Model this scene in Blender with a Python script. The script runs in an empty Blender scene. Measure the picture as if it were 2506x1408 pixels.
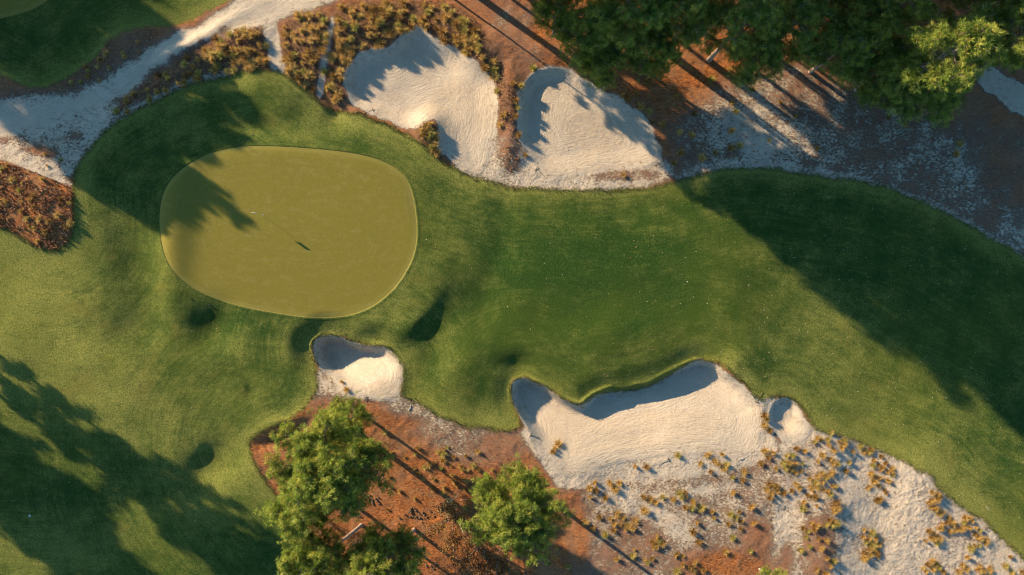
import bpy, math, random
import numpy as np
from mathutils import Vector, Matrix, Euler
R = math.radians
scene = bpy.context.scene
col = scene.collection
rng = np.random.default_rng(7)
random.seed(7)

# ------------------------------------------------------------------ camera, sky, sun, exposure
PX = 123.0 / 2506.0            # metres of ground per photo pixel
CAM_H = 82.0
SUN_EL = 17.0
SDX, SDY = 0.805, 0.594        # travel of the light over the picture (right, down)

def G(px, py):                 # photo pixel -> ground metres
    return ((px - 1253.0) * PX, (704.0 - py) * PX)

cam_d = bpy.data.cameras.new('camera')
cam_d.sensor_width = 36.0
cam_d.lens = 36.0 * CAM_H / 123.0
cam_d.clip_end = 3000.0
cam = bpy.data.objects.new('camera', cam_d)
cam.location = (0, 0, CAM_H)
col.objects.link(cam)
scene.camera = cam

world = bpy.data.worlds.new('World')
scene.world = world
world.use_nodes = True
wn = world.node_tree.nodes
wl = world.node_tree.links
bg = wn['Background']
sky = wn.new('ShaderNodeTexSky')
sky.sky_type = 'NISHITA'
sky.sun_disc = False
sky.sun_elevation = R(SUN_EL)
# light comes from upper left of the picture: direction to the sun = (-SDX, +SDY)
sun_az = math.atan2(-SDX, SDY)          # clockwise from +Y is atan2(x, y)
sky.sun_rotation = sun_az
sky.air_density = 1.0
sky.dust_density = 0.6
sky.ozone_density = 4.0
hue = wn.new('ShaderNodeMix'); hue.data_type = 'RGBA'; hue.blend_type = 'MULTIPLY'
hue.inputs['Factor'].default_value = 1.0; hue.inputs[7].default_value = (.80, 1.06, 1.06, 1)
wl.new(sky.outputs[0], hue.inputs[6]); wl.new(hue.outputs[2], bg.inputs['Color'])
bg.inputs['Strength'].default_value = 0.092

sd_ = bpy.data.lights.new('sun', 'SUN')
sd_.energy = 5.0
sd_.angle = R(0.55)
sd_.color = (1.0, 0.79, 0.53)
sun = bpy.data.objects.new('sun', sd_)
L = Vector((SDX * math.cos(R(SUN_EL)), -SDY * math.cos(R(SUN_EL)), -math.sin(R(SUN_EL))))
sun.rotation_euler = L.to_track_quat('-Z', 'Y').to_euler()
sun.location = (-60, 45, 60)
col.objects.link(sun)

scene.view_settings.view_transform = 'Standard'
scene.view_settings.look = 'None'
scene.view_settings.gamma = 1.0
scene.view_settings.exposure = 1.38
scene.render.engine = 'CYCLES'
scene.cycles.filter_width = 1.15
scene.cycles.max_bounces = 4
scene.cycles.diffuse_bounces = 2
scene.cycles.transparent_max_bounces = 4

# ------------------------------------------------------------------ helpers
def tag(o, label=None, cat=None, group=None, kind=None):
    if label: o['label'] = label
    if cat: o['category'] = cat
    if group: o['group'] = group
    if kind: o['kind'] = kind
    return o

def empty(name, loc=(0, 0, 0), rz=0.0):
    o = bpy.data.objects.new(name, None)
    o.location = loc
    o.rotation_euler = (0, 0, rz)
    o.empty_display_size = 0.3
    col.objects.link(o)
    return o

def link(name, me, mat=None, parent=None):
    o = bpy.data.objects.new(name, me)
    if mat and not me.materials: me.materials.append(mat)
    col.objects.link(o)
    if parent: o.parent = parent
    return o

def raw_mesh(name, V, F, attrs=None, smooth=False):
    """V (n,3) float, F (m,k) int, attrs {name: (n,)}"""
    V = np.ascontiguousarray(V, dtype=np.float32); F = np.ascontiguousarray(F, dtype=np.int32)
    me = bpy.data.meshes.new(name)
    n, m, k = len(V), len(F), F.shape[1]
    me.vertices.add(n); me.vertices.foreach_set('co', V.ravel())
    me.loops.add(m * k); me.loops.foreach_set('vertex_index', F.ravel())
    me.polygons.add(m); me.polygons.foreach_set('loop_start', np.arange(0, m * k, k, dtype=np.int32))
    me.polygons.foreach_set('use_smooth', np.full(m, smooth, dtype=bool))
    for a, v in (attrs or {}).items():
        at = me.attributes.new(a, 'FLOAT', 'POINT')
        at.data.foreach_set('value', np.ascontiguousarray(v, dtype=np.float32))
    me.update(calc_edges=True)
    return me

def sstep(a, b, x):
    t = np.clip((x - a) / (b - a), 0, 1)
    return t * t * (3 - 2 * t)

_lat = {}
def vnoise(x, y, scale, seed=0):
    """smooth value noise in [-1,1], wavelength about `scale` metres"""
    if seed not in _lat: _lat[seed] = np.random.default_rng(1000 + seed).uniform(-1, 1, (512, 512))
    T = _lat[seed]
    u = x / scale + 4000.37; v = y / scale + 4000.71
    i = np.floor(u).astype(np.int64); j = np.floor(v).astype(np.int64)
    fu = u - i; fv = v - j
    fu = fu * fu * fu * (fu * (fu * 6 - 15) + 10); fv = fv * fv * fv * (fv * (fv * 6 - 15) + 10)
    i0 = i % 512; i1 = (i + 1) % 512; j0 = j % 512; j1 = (j + 1) % 512
    return (T[i0, j0] * (1 - fu) + T[i1, j0] * fu) * (1 - fv) + (T[i0, j1] * (1 - fu) + T[i1, j1] * fu) * fv

def fbm(x, y, scale, seed=0, oct=3, rough=0.5):
    s = 0; a = 1; t = 0
    for o in range(oct):
        c, sn = math.cos(o * 1.1 + .4), math.sin(o * 1.1 + .4)
        s = s + a * vnoise(x * c - y * sn, x * sn + y * c, scale / 2 ** o, seed + o); t += a; a *= rough
    return s / t

def chaikin(P, n=2, closed=True):
    P = np.array(P, float)
    for _ in range(n):
        Q = np.roll(P, -1, 0)
        P = np.stack([P * .75 + Q * .25, P * .25 + Q * .75], 1).reshape(-1, 2)
    return P

def to_m(P):
    P = np.array(P, float)
    return np.stack([(P[:, 0] - 1253) * PX, (704 - P[:, 1]) * PX], 1)

def sd_points(poly, X, Y):
    """signed distance, positive inside"""
    d2 = np.full(X.shape, 1e12); ins = np.zeros(X.shape, bool)
    A = poly; B = np.roll(poly, -1, 0)
    for (ax, ay), (bx, by) in zip(A, B):
        ex, ey = bx - ax, by - ay
        L2 = ex * ex + ey * ey + 1e-12
        t = np.clip(((X - ax) * ex + (Y - ay) * ey) / L2, 0, 1)
        dx = X - ax - t * ex; dy = Y - ay - t * ey
        d2 = np.minimum(d2, dx * dx + dy * dy)
        if abs(ey) > 1e-12:
            c = ((ay > Y) != (by > Y)) & (X < (bx - ax) * (Y - ay) / ey + ax)
            ins ^= c
    d = np.sqrt(d2)
    return np.where(ins, d, -d)

# coarse raster for the distance fields
CS = 0.22
cx0, cx1, cy0, cy1 = -96.0, 96.0, -70.0, 70.0
CX = np.arange(cx0, cx1 + CS, CS); CY = np.arange(cy0, cy1 + CS, CS)
CXX, CYY = np.meshgrid(CX, CY, indexing='ij')
def samp(field, x, y):
    u = np.clip((np.asarray(x, float) - cx0) / CS, 0, len(CX) - 1.001); v = np.clip((np.asarray(y, float) - cy0) / CS, 0, len(CY) - 1.001)
    i = u.astype(int); j = v.astype(int); fu = u - i; fv = v - j
    return (field[i, j] * (1 - fu) + field[i + 1, j] * fu) * (1 - fv) + (field[i, j + 1] * (1 - fu) + field[i + 1, j + 1] * fu) * fv

# ------------------------------------------------------------------ outlines traced on the ground (photo pixels)
GREEN = [(392,560),(395,500),(412,455),(455,410),(516,373),(595,357),(680,358),(780,365),(860,374),(930,390),(978,415),(1003,450),(1016,500),(1023,560),(1020,610),(1000,660),(965,710),(920,748),(870,770),(810,779),(740,776),(660,764),(570,746),(490,716),(440,680),(408,630)]
GREEN2 = [(-250,75),(-100,62),(0,42),(60,28),(120,0),(160,-60),(170,-250),(-250,-300)]
GRASS = [(-900,380),(-400,480),(-100,520),(0,552),(60,588),(118,614),(165,602),(187,560),(187,500),(178,440),(200,388),(235,338),(265,308),(330,268),(400,236),(470,204),(540,182),(600,172),(650,168),(695,184),(735,212),(770,240),(800,264),(840,268),(880,280),(910,290),(950,308),(1000,334),(1040,362),(1085,398),(1120,416),(1180,440),(1240,456),(1330,462),(1430,464),(1520,468),(1590,462),(1650,445),(1700,430),(1760,416),(1830,409),(1900,414),(1990,430),(2080,440),(2170,460),(2260,493),(2340,533),(2420,580),(2506,628),(2700,740),(3100,950),(3100,1700),(2700,1560),(2560,1430),(2506,1368),(2440,1310),(2400,1268),(2330,1230),(2292,1192),(2280,1165),(2230,1142),(2180,1112),(2130,1095),(2070,1072),(2010,1056),(1985,1045),(1968,1005),(1942,976),(1905,966),(1870,980),(1850,975),(1822,942),(1782,910),(1765,888),(1720,880),(1690,890),(1662,908),(1640,928),(1600,950),(1560,964),(1510,962),(1470,962),(1446,982),(1425,994),(1395,986),(1360,964),(1310,935),(1272,924),(1250,942),(1250,980),(1268,1025),(1280,1050),(1240,1054),(1180,1050),(1110,1034),(1060,1010),(1020,985),(980,972),(988,905),(962,862),(930,844),(870,842),(840,824),(800,818),(758,840),(758,870),(772,905),(776,955),(752,998),(700,1030),(640,1058),(612,1080),(620,1122),(650,1178),(688,1225),(730,1275),(780,1318),(830,1358),(868,1400),(930,1520),(950,1800),(-900,1800)]
GRASS_NW = [(-900,-900),(800,-900),(720,-150),(640,-40),(565,2),(500,30),(440,54),(400,64),(350,64),(300,74),(258,98),(235,138),(190,170),(150,196),(100,216),(60,214),(20,196),(0,184),(-120,130),(-400,60),(-900,-60)]
PATH = [(-500,250),(-200,252),(0,250),(80,240),(180,222),(240,200),(300,162),(345,130),(385,98),(430,76),(500,46),(570,14),(650,-50),(900,-260),(1100,-260),(930,-70),(830,2),(780,22),(700,42),(650,64),(610,70),(540,86),(480,116),(420,150),(370,190),(325,222),(285,248),(240,268),(150,298),(80,324),(0,352),(-200,360),(-500,380)]
B1 = [(845,165),(870,140),(905,118),(950,110),(985,90),(1005,70),(1035,66),(1052,86),(1085,105),(1120,124),(1160,148),(1188,175),(1206,200),(1216,240),(1220,280),(1215,320),(1198,360),(1190,400),(1172,432),(1130,414),(1085,384),(1070,345),(1070,300),(1055,290),(1020,315),(980,312),(940,292),(900,272),(870,264),(850,240),(836,200)]
B2 = [(1295,180),(1330,168),(1375,164),(1405,172),(1422,190),(1450,205),(1478,226),(1512,240),(1545,265),(1578,286),(1605,330),(1618,365),(1620,390),(1590,405),(1540,415),(1480,420),(1450,424),(1400,432),(1350,430),(1315,418),(1300,388),(1284,360),(1271,320),(1267,280),(1270,240),(1280,208)]
B3 = [(760,845),(775,829),(800,820),(835,826),(862,843),(900,847),(935,847),(962,866),(982,885),(988,910),(985,945),(976,975),(940,980),(900,972),(860,958),(830,940),(800,920),(780,900),(765,870)]
B4 = [(1252,950),(1266,930),(1290,928),(1330,945),(1360,968),(1390,986),(1424,994),(1444,972),(1480,954),(1530,948),(1590,938),(1640,912),(1685,890),(1720,882),(1752,890),(1772,914),(1802,935),(1832,960),(1862,985),(1868,1010),(1862,1060),(1852,1100),(1800,1122),(1700,1110),(1600,1118),(1500,1140),(1430,1156),(1385,1172),(1350,1142),(1312,1100),(1290,1050),(1270,1012),(1252,982)]
B5 = [(1893,988),(1915,970),(1942,978),(1957,1003),(1972,1030),(1988,1050),(1962,1082),(1930,1092),(1902,1070),(1886,1040),(1880,1010)]
ISLAND = [(-120,350),(-20,396),(60,410),(110,430),(150,446),(178,462),(187,500),(187,560),(165,602),(118,614),(60,588),(0,552),(-100,520),(-400,480),(-500,400),(-400,350)]
RPATH = [(2375,172),(2400,160),(2440,172),(2475,195),(2506,222),(2700,360),(2900,480),(2900,580),(2700,440),(2506,284),(2462,256),(2420,222),(2398,196)]
PASS1 = [(648,58),(678,58),(688,120),(700,190),(668,176),(655,120)]
PASS2 = [(812,40),(818,60),(806,130),(800,180),(786,240),(776,232),(788,170),(798,110)]

ZP = dict(green=GREEN, green2=GREEN2, grass=GRASS, grassnw=GRASS_NW, path=PATH, b1=B1, b2=B2, b3=B3, b4=B4, b5=B5, island=ISLAND, rpath=RPATH, pass1=PASS1, pass2=PASS2)
def ragged(P, amp, step=.35):
    out = []
    for a, b in zip(P, np.roll(P, -1, 0)):
        n = max(1, int(np.linalg.norm(b - a) / step)) if max(abs(a[0]), abs(b[0])) < 75 else 1
        for i in range(n): out.append(a + (b - a) * i / n)
    Q = np.array(out); x, y = Q[:, 0], Q[:, 1]
    return Q + np.stack([amp * fbm(x, y, 1.9, 201, 3, .7), amp * fbm(x, y, 1.9, 205, 3, .7)], 1)
RAG = dict(green=0, green2=0, grass=.30, grassnw=.35, path=.5, b1=.55, b2=.5, b3=.25, b4=.25, b5=.3, island=.3, rpath=.6, pass1=.4, pass2=.3)
SM = {k: to_m(chaikin(v, 3 if k == 'green' else 2)) for k, v in ZP.items()}
SMH = {k: SM[k] for k in ('b1', 'b2', 'b3', 'b4', 'b5')}
SM = {k: (ragged(v, RAG[k]) if RAG[k] else v) for k, v in SM.items()}
SD = {k: sd_points(v, CXX, CYY) for k, v in SM.items()}
SDH = {k: sd_points(v, CXX, CYY) for k, v in SMH.items()}
allgrass = np.maximum(SD['grass'], SD['grassnw'])
allgreen = np.maximum(SD['green'], SD['green2'])

def blob(X, Y, px, py, rx, ry, rot=0):
    cx, cy = G(px, py); rx *= PX; ry *= PX
    c, s = math.cos(R(rot)), math.sin(R(rot))        # rot: degrees clockwise in the picture
    dx = X - cx; dy = -(Y - cy)
    u = (dx * c + dy * s) / rx; v = (-dx * s + dy * c) / ry
    return np.exp(-(u * u + v * v))

# straw / litter cover 0..1 (1 = closed carpet of pine straw, 0 = bare sand)
COVER = np.full(CXX.shape, 0.80)
def cov(px, py, rx, ry, rot, val):
    global COVER
    w = np.clip(blob(CXX, CYY, px, py, rx, ry, rot) * 1.5, 0, 1)
    COVER = COVER * (1 - w) + val * w
def covpoly(P, val, soft=1.0):
    global COVER
    w = sstep(-soft, soft, sd_points(to_m(chaikin(P, 2)), CXX, CYY))
    COVER = COVER * (1 - w) + val * w
covpoly([(1230,-100),(1330,0),(1420,100),(1500,170),(1620,260),(1700,330),(1760,300),(1720,180),(2100,200),(2400,150),(2600,100),(2600,-900),(1000,-900)], 1.0, 2)
cov(1290,110,55,80,20,.62); cov(1235,60,40,70,0,.66); cov(1350,60,40,60,40,1); cov(1250,190,50,60,0,.7)
covpoly([(1640,300),(1720,230),(1880,150),(2000,190),(2150,240),(2300,290),(2420,290),(2560,340),(2700,500),(2560,660),(2440,590),(2300,510),(2150,450),(1990,425),(1830,400),(1650,440)], 0.46, 2)
cov(1830,330,70,30,45,.12); cov(1790,270,40,20,50,.2); cov(1960,210,50,60,0,.5)
covpoly([(1640,440),(1700,400),(1830,385),(1990,408),(2150,440),(2300,500),(2440,580),(2560,650),(2560,700),(2300,560),(1990,440),(1700,440)], 0.28, .5)
cov(2480,460,60,120,-30,.6)
COVER = COVER + .22 * fbm(CXX, CYY, 4.2, 151, 3, .6) * np.clip((.97 - COVER) * 4, 0, 1) * np.clip((COVER - .05) * 5, 0, 1)
covpoly([(1170,345),(1240,330),(1260,300),(1290,360),(1310,400),(1460,415),(1560,400),(1630,380),(1660,440),(1500,475),(1240,465),(1080,400),(1180,420)], 0.22, .7)
cov(1245,385,22,40,0,.62); cov(1262,330,14,60,0,.5); cov(1530,430,90,14,0,.55); cov(1240,240,26,90,0,.8)
covpoly([(760,900),(775,985),(760,1010),(840,980),(990,985),(1000,970),(960,970),(860,960),(800,920)], .3, .5)
cov(800,985,40,20,0,.6)
covpoly([(610,1080),(640,1050),(760,990),(900,985),(1000,1000),(1150,1060),(1290,1090),(1330,1130),(1360,1180),(1400,1260),(1420,1500),(900,1600),(850,1400),(650,1180)], .90, 1.4)
cov(1060,1020,60,22,25,.38); cov(1180,1065,110,16,4,.35); cov(1120,1085,90,40,20,.52); cov(1230,1080,70,24,8,.42); cov(990,1000,50,18,10,.45); cov(1230,1090,60,36,0,.68)
covpoly([(1275,1050),(1300,1100),(1345,1165),(1370,1200),(1450,1200),(1600,1170),(1800,1160),(1900,1110),(1900,1080),(1850,1100),(1700,1110),(1500,1130),(1380,1165),(1300,1060)], 0.10, .5)
covpoly([(1400,1190),(1600,1170),(1760,1160),(1900,1130),(1920,1250),(1900,1400),(1880,1600),(1420,1600),(1400,1350)], 0.45, 1.4)
cov(1560,1240,90,22,25,.16); cov(1640,1290,60,22,30,.25); cov(1650,1160,120,14,-8,.22); cov(1440,1160,40,14,30,.1); cov(1700,1205,70,10,-8,.2)
cov(1420,1320,20,90,-5,.9); cov(1560,1330,60,50,20,.6); cov(1780,1385,100,36,0,.97); cov(1490,1370,50,40,0,.58); cov(1860,1320,40,50,0,.7)
covpoly([(1890,1080),(1990,1055),(2130,1095),(2290,1190),(2330,1240),(2506,1372),(2700,1560),(2500,1800),(1980,1800),(1935,1500),(1930,1400),(1940,1340),(1905,1290),(1895,1180)], 0.21, .8)
cov(1925,1160,40,50,20,.42); cov(2005,1080,40,28,25,.4); cov(2000,1330,46,110,8,.62); cov(1990,1200,40,50,0,.38); cov(2130,1345,36,60,-10,.36); cov(2390,1310,70,30,20,.34); cov(2000,1150,40,30,0,.35)
cov(2160,1180,26,60,-30,.3); cov(1915,1270,16,70,10,.12)
cov(300,130,80,30,-35,.72); cov(250,190,90,22,-32,.55); cov(540,40,60,14,-30,.4); cov(60,255,90,30,-5,.45); cov(130,320,60,30,0,.05)
covpoly([(1850,960),(1900,965),(1900,1000),(1890,1050),(1905,1090),(1860,1130),(1850,1080),(1870,1010)], .12, .5)
w = sstep(2.0, .6, np.abs(CXX * 0 + SD['grass'])) * sstep(G(1960, 0)[0], G(2010, 0)[0], CXX) * sstep(G(0, 1020)[1], G(0, 1060)[1], CYY)
COVER = COVER * (1 - w) + .16 * w
w = sstep(1.2, .3, np.abs(SD['grass'])) * sstep(G(660, 0)[0], G(560, 0)[0], CXX) * sstep(G(0, 420)[1], G(0, 380)[1], CYY)
COVER = COVER * (1 - w) + .35 * w
for k in ('path', 'b1', 'b2', 'b3', 'b4', 'b5', 'rpath', 'pass1', 'pass2'):
    w = sstep(-.4, .25, SD[k]) if k != 'path' else sstep(-.6, 1.3, SD[k] + .6 * fbm(CXX, CYY, 3, 171, 2)); COVER = COVER * (1 - w) + (0.02) * w
w = sstep(-.5, .4, SD['island']); COVER = COVER * (1 - w) + 0.97 * w
covpoly([(300,240),(240,268),(150,298),(0,352),(-60,372),(0,392),(60,405),(178,446),(205,390),(240,335),(275,290)], .34, .5)
cov(60,385,80,7,22,.04); cov(110,425,80,6,22,.08); cov(215,300,40,26,-40,.2); cov(105,372,40,12,10,.7); cov(185,330,16,10,0,.55); cov(700,25,120,14,-22,.0)

DAMP = np.zeros(CXX.shape)
for a_ in ((1455,320,70,46,15),(1600,1056,165,40,-6),(1130,270,80,70,0),(1926,1038,22,20,0),(935,950,30,20,0),(1420,1060,90,50,10)):
    q_ = -np.log(np.clip(blob(CXX, CYY, *a_), 1e-6, 1)); DAMP = np.maximum(DAMP, sstep(1.25, .95, np.sqrt(q_)))
DARK_GROUND = np.zeros(CXX.shape)  # ground colour mixed darker under the dense tufts and beside the track
for P_, v_ in (([(480,100),(600,70),(650,62),(668,182),(560,182),(440,220),(290,290),(262,298),(290,240),(400,160)], .8), ([(686,60),(812,28),(812,130),(796,250),(770,236),(700,190)], .8),
               ([(815,25),(880,8),(1080,8),(1150,40),(1200,110),(1240,190),(1250,300),(1215,330),(1215,200),(1120,122),(1050,84),(1005,66),(950,108),(840,165),(852,262),(795,250),(802,120)], .75),
               ([(1010,316),(1050,288),(1070,300),(1085,386),(1060,380)], .7), ([(60,215),(190,170),(260,100),(350,66),(395,85),(300,160),(180,222),(60,250)], .6), ([(1250,190),(1300,165),(1272,260),(1300,400),(1250,350)], .45)):
    DARK_GROUND = np.maximum(DARK_GROUND, v_ * sstep(-.9, .4, sd_points(to_m(chaikin(P_, 2)), CXX, CYY)))
# dry grass 0..1
DRY = np.full(CXX.shape, 0.25)
def dry(px, py, rx, ry, rot, v):
    global DRY
    w = np.clip(blob(CXX, CYY, px, py, rx, ry, rot) * 1.3, 0, 1); DRY = DRY * (1 - w) + v * w
dry(640,300,260,60,0,.5); dry(1000,440,60,90,-30,.55); dry(100,760,260,240,0,1.0); dry(180,900,280,110,30,.9); dry(260,700,90,110,0,.55); dry(420,850,120,60,30,.4); dry(500,1180,120,160,35,.72); dry(100,1350,180,80,0,.7)
dry(620,900,80,90,0,.35); dry(350,640,50,90,-10,.35); dry(640,250,120,60,0,.38); dry(980,700,170,60,-42,.7); dry(1100,600,60,170,10,.5); dry(1080,960,60,60,0,.5); dry(560,960,80,60,0,.5)
dry(1450,700,260,170,0,.0); dry(1400,520,200,60,0,.2); dry(2050,820,160,80,45,.6); dry(2150,1000,260,120,30,.55); dry(1950,1010,60,50,0,.35); dry(2300,1150,260,36,38,.75)
dry(1600,860,200,40,-8,.4); dry(700,560,10,10,0,.2); dry(850,390,120,18,0,.5); dry(450,40,120,30,0,.4); dry(240,240,60,20,30,.4); dry(720,850,60,30,0,.5); dry(1200,1010,80,40,0,.55)

# dents and mounds (photo px, radii px, rotation, metres)
BUMPS = [
 (524,800,60,52,25,-1.15),(560,860,90,60,0,.25),(1070,828,50,90,28,-.52),(1115,800,30,60,35,.0),(1150,752,60,60,0,-.4),(1128,905,60,90,20,.55),
 (514,1140,84,52,-35,-1.1),(612,958,14,16,0,-.22),(322,812,60,50,0,-.4),(815,285,30,34,0,-.6),(430,560,40,260,5,.55),(345,660,60,170,-8,-.75),
 (280,900,150,60,30,.5),(90,800,160,120,0,.4),(120,990,60,30,0,-.3),(1090,660,60,120,20,.35),(1190,700,30,120,10,-.25),(1230,580,30,120,0,-.2),
 (1000,800,80,30,-35,.35),(690,250,70,40,30,.5),(620,200,40,60,0,.4),(580,320,160,30,0,-.35),(740,270,60,40,30,-.4),(1800,890,60,50,0,.5),(1850,960,80,60,0,.3),
 (1500,830,260,60,-8,.35),(1265,890,46,26,0,-.5),(480,100,130,20,-28,.5),(400,60,60,20,0,-.2),(2100,1150,60,60,0,-.4),(2240,1200,60,80,0,.35),(2150,1260,60,120,10,-.35),(2010,1320,50,130,8,.5),(2060,1120,60,40,30,.3),
 (1560,520,120,50,0,-.2),(1350,650,120,90,0,.2),(1850,720,160,80,40,.25),(900,880,60,26,0,.0),(1330,1060,60,60,0,.2),(600,1140,70,90,30,.3),(440,1320,120,60,35,.3),
 (60,480,160,90,20,.9),(120,540,60,50,0,.4),(430,190,180,22,-30,.55),(590,110,70,40,-20,.6),(750,110,60,90,20,.6),(920,60,90,36,-10,.8),(1100,60,60,40,30,.7),(1180,130,40,60,40,.6),(1250,250,22,90,0,.7),(1041,325,30,45,-15,.75),(1350,120,90,30,20,.5),(1500,200,120,24,35,.5),(1245,380,30,40,0,.4),
 (690,1065,56,22,-20,-.9),(700,1030,70,20,-25,.4),(1400,560,300,40,0,.1),(2200,700,300,80,40,-.4),
]

def bunker(k, X, Y, Dn, Ds, ndeg, w_n, w_s, out=0, outw=2.5, lip=0.0):
    sd = samp(SDH[k] * .75 + SD[k] * .25, X, Y)
    P = SMH[k]; c = P.mean(0)
    n = np.array([math.cos(R(ndeg)), math.sin(R(ndeg))])
    pr = (P - c) @ n; lo, hi = pr.min(), pr.max()
    t = np.clip(((X - c[0]) * n[0] + (Y - c[1]) * n[1] - lo) / (hi - lo), 0, 1)
    tt = sstep(.15, .8, t)
    # deep at the foot of the wall, rising again towards the far side
    D = Ds + (Dn - Ds) * tt
    w = w_s + (w_n - w_s) * tt
    z = -D * np.clip(sstep(0, 1, np.clip(sd, 0, None) / w) ** .75, 0, 1)
    if out:
        z = z - out * tt * sstep(-outw, 0.0, sd)
    if lip:
        z = z + lip * tt * np.exp(-((sd + .22) / .2) ** 2) * np.clip(.55 + 1.1 * fbm(X, Y, 2.2, 301, 2), 0, 1.3)
    return z

def height(X, Y):
    far = np.maximum(np.abs(X) / 80, np.abs(Y) / 60)
    gin = sstep(-2.5, 1.5, samp(SD['green'], X, Y)); gr = samp(allgrass, X, Y)
    z = .38 * fbm(X, Y, 26, 11, 2) * (1 - .7 * gin) + .19 * fbm(X, Y, 8.5, 21, 2) * (1 - .93 * gin) + 0.045 * fbm(X, Y, 2.8, 31, 2) * (1 - gin)
    z = z + .35 * sstep(-6, 1.0, samp(SD['green'], X, Y)) + .045 * np.exp(-((samp(SD['green'], X, Y) + .16) / .13) ** 2)
    XW = X + .4 * fbm(X, Y, 4.5, 501, 2); YW = Y + .4 * fbm(X, Y, 4.5, 505, 2)
    for (px, py, rx, ry, rot, a) in BUMPS:
        if a: z = z + a * blob(XW, YW, px, py, rx, ry, rot)
    z = z + bunker('b1', X, Y, .85, .25, 110, 1.9, 3.2)
    z = z + bunker('b2', X, Y, .72, .3, 128, 1.8, 3.5)
    z = z + bunker('b3', X, Y, 1.95, .2, 115, 1.1, 2.4, out=.75, outw=3.2, lip=.22)
    z = z + bunker('b4', X, Y, 1.50, .3, 100, .9, 3.5, out=.45, outw=2.6, lip=.22)
    z = z + bunker('b5', X, Y, .5, .15, 110, .7, 2.0, out=.1, outw=1.0, lip=.08)
    z = z - .34 * blob(X, Y, 1926, 1038, 24, 22)
    z = z + .05*blob(X,Y,1530,1060,110,26,-6) 
    # worked, footprinted sand and rough straw ground
    cv = samp(COVER, X, Y)
    nog = sstep(.1, -.6, gr)
    clean = np.maximum.reduce([samp(SD[k], X, Y) for k in ('b1', 'b2', 'b3', 'b4', 'b5', 'path', 'rpath')])
    cl = sstep(-.4, .4, clean)
    z = z + nog * (1 - cl) * (.045 * fbm(X, Y, .85, 41, 2) + .06 * fbm(X, Y, 2.6, 45, 2) + .05 * cv * fbm(X, Y, 1.1, 48, 2))
    foot = np.clip(blob(X, Y, 2080, 1150, 60, 40) + blob(X, Y, 2240, 1180, 50, 90, -30) + blob(X, Y, 2250, 1290, 40, 60) + blob(X, Y, 1900, 1260, 30, 90) + blob(X, Y, 1480, 1240, 80, 30, 20) + blob(X, Y, 1400, 1140, 50, 30, 35) + blob(X, Y, 2150, 1300, 200, 90) * .6 + blob(X, Y, 2380, 1350, 80, 60), 0, 1)
    z = z + nog * foot * (1 - cl) * (.034 * vnoise(X, Y, .40, 61) + .022 * vnoise(X, Y, .24, 62))
    z = z + cl * (.012 * fbm(X, Y, .7, 63, 2) + .02 * fbm(X, Y, 2.5, 67, 2))
    # ridges left by rakes round the bunker floors
    for (px, py, rx, ry, rot) in ((1455,320,66,44,15),(1150,290,30,60,-20),(930,950,22,16,0),(1600,1060,150,34,-6),(1928,1035,18,17,0)):
        q = -np.log(np.clip(blob(X, Y, px, py, rx, ry, rot), 1e-6, 1))
        z = z + cl * .016 * np.clip(.4 + 1.5 * fbm(X, Y, 1.6, 401, 2), 0, 1.4) * (np.exp(-((np.sqrt(q) - 1.05) / .05) ** 2))
    # wheel ruts on the sand track
    rp = (X * .5 + Y * .866)
    z = z + sstep(0, 1.5, samp(SD['path'], X, Y)) * .03 * np.sin(rp * 2.2 + 1.5 * fbm(X, Y, 8, 71, 2))
    return z * np.clip((2.2 - far) / 1.1, 0, 1)

# ------------------------------------------------------------------ ground raster
FS = 0.11
def axis(half, reach):
    a = list(np.arange(-half, half + 1e-6, FS))
    e = []; p = a[-1]; s = FS
    while p < reach: s *= 1.16; p += s; e.append(p)
    return np.array([-q for q in e[::-1]] + a + e)
AX = axis(66.0, 1100.0); AY = axis(38.5, 1100.0)
GX, GY = np.meshgrid(AX, AY, indexing='ij')
GZ = height(GX, GY)
def zat(x, y):
    x = float(x); y = float(y)
    i = int(np.clip(np.searchsorted(AX, x) - 1, 0, len(AX) - 2)); j = int(np.clip(np.searchsorted(AY, y) - 1, 0, len(AY) - 2))
    fu = (x - AX[i]) / (AX[i + 1] - AX[i]); fv = (y - AY[j]) / (AY[j + 1] - AY[j])
    return float((GZ[i, j] * (1 - fu) + GZ[i + 1, j] * fu) * (1 - fv) + (GZ[i, j + 1] * (1 - fu) + GZ[i + 1, j + 1] * fu) * fv)
def zats(x, y):
    i = np.clip(np.searchsorted(AX, x) - 1, 0, len(AX) - 2); j = np.clip(np.searchsorted(AY, y) - 1, 0, len(AY) - 2)
    fu = (x - AX[i]) / (AX[i + 1] - AX[i]); fv = (y - AY[j]) / (AY[j + 1] - AY[j])
    return (GZ[i, j] * (1 - fu) + GZ[i + 1, j] * fu) * (1 - fv) + (GZ[i, j + 1] * (1 - fu) + GZ[i + 1, j + 1] * fu) * fv

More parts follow.
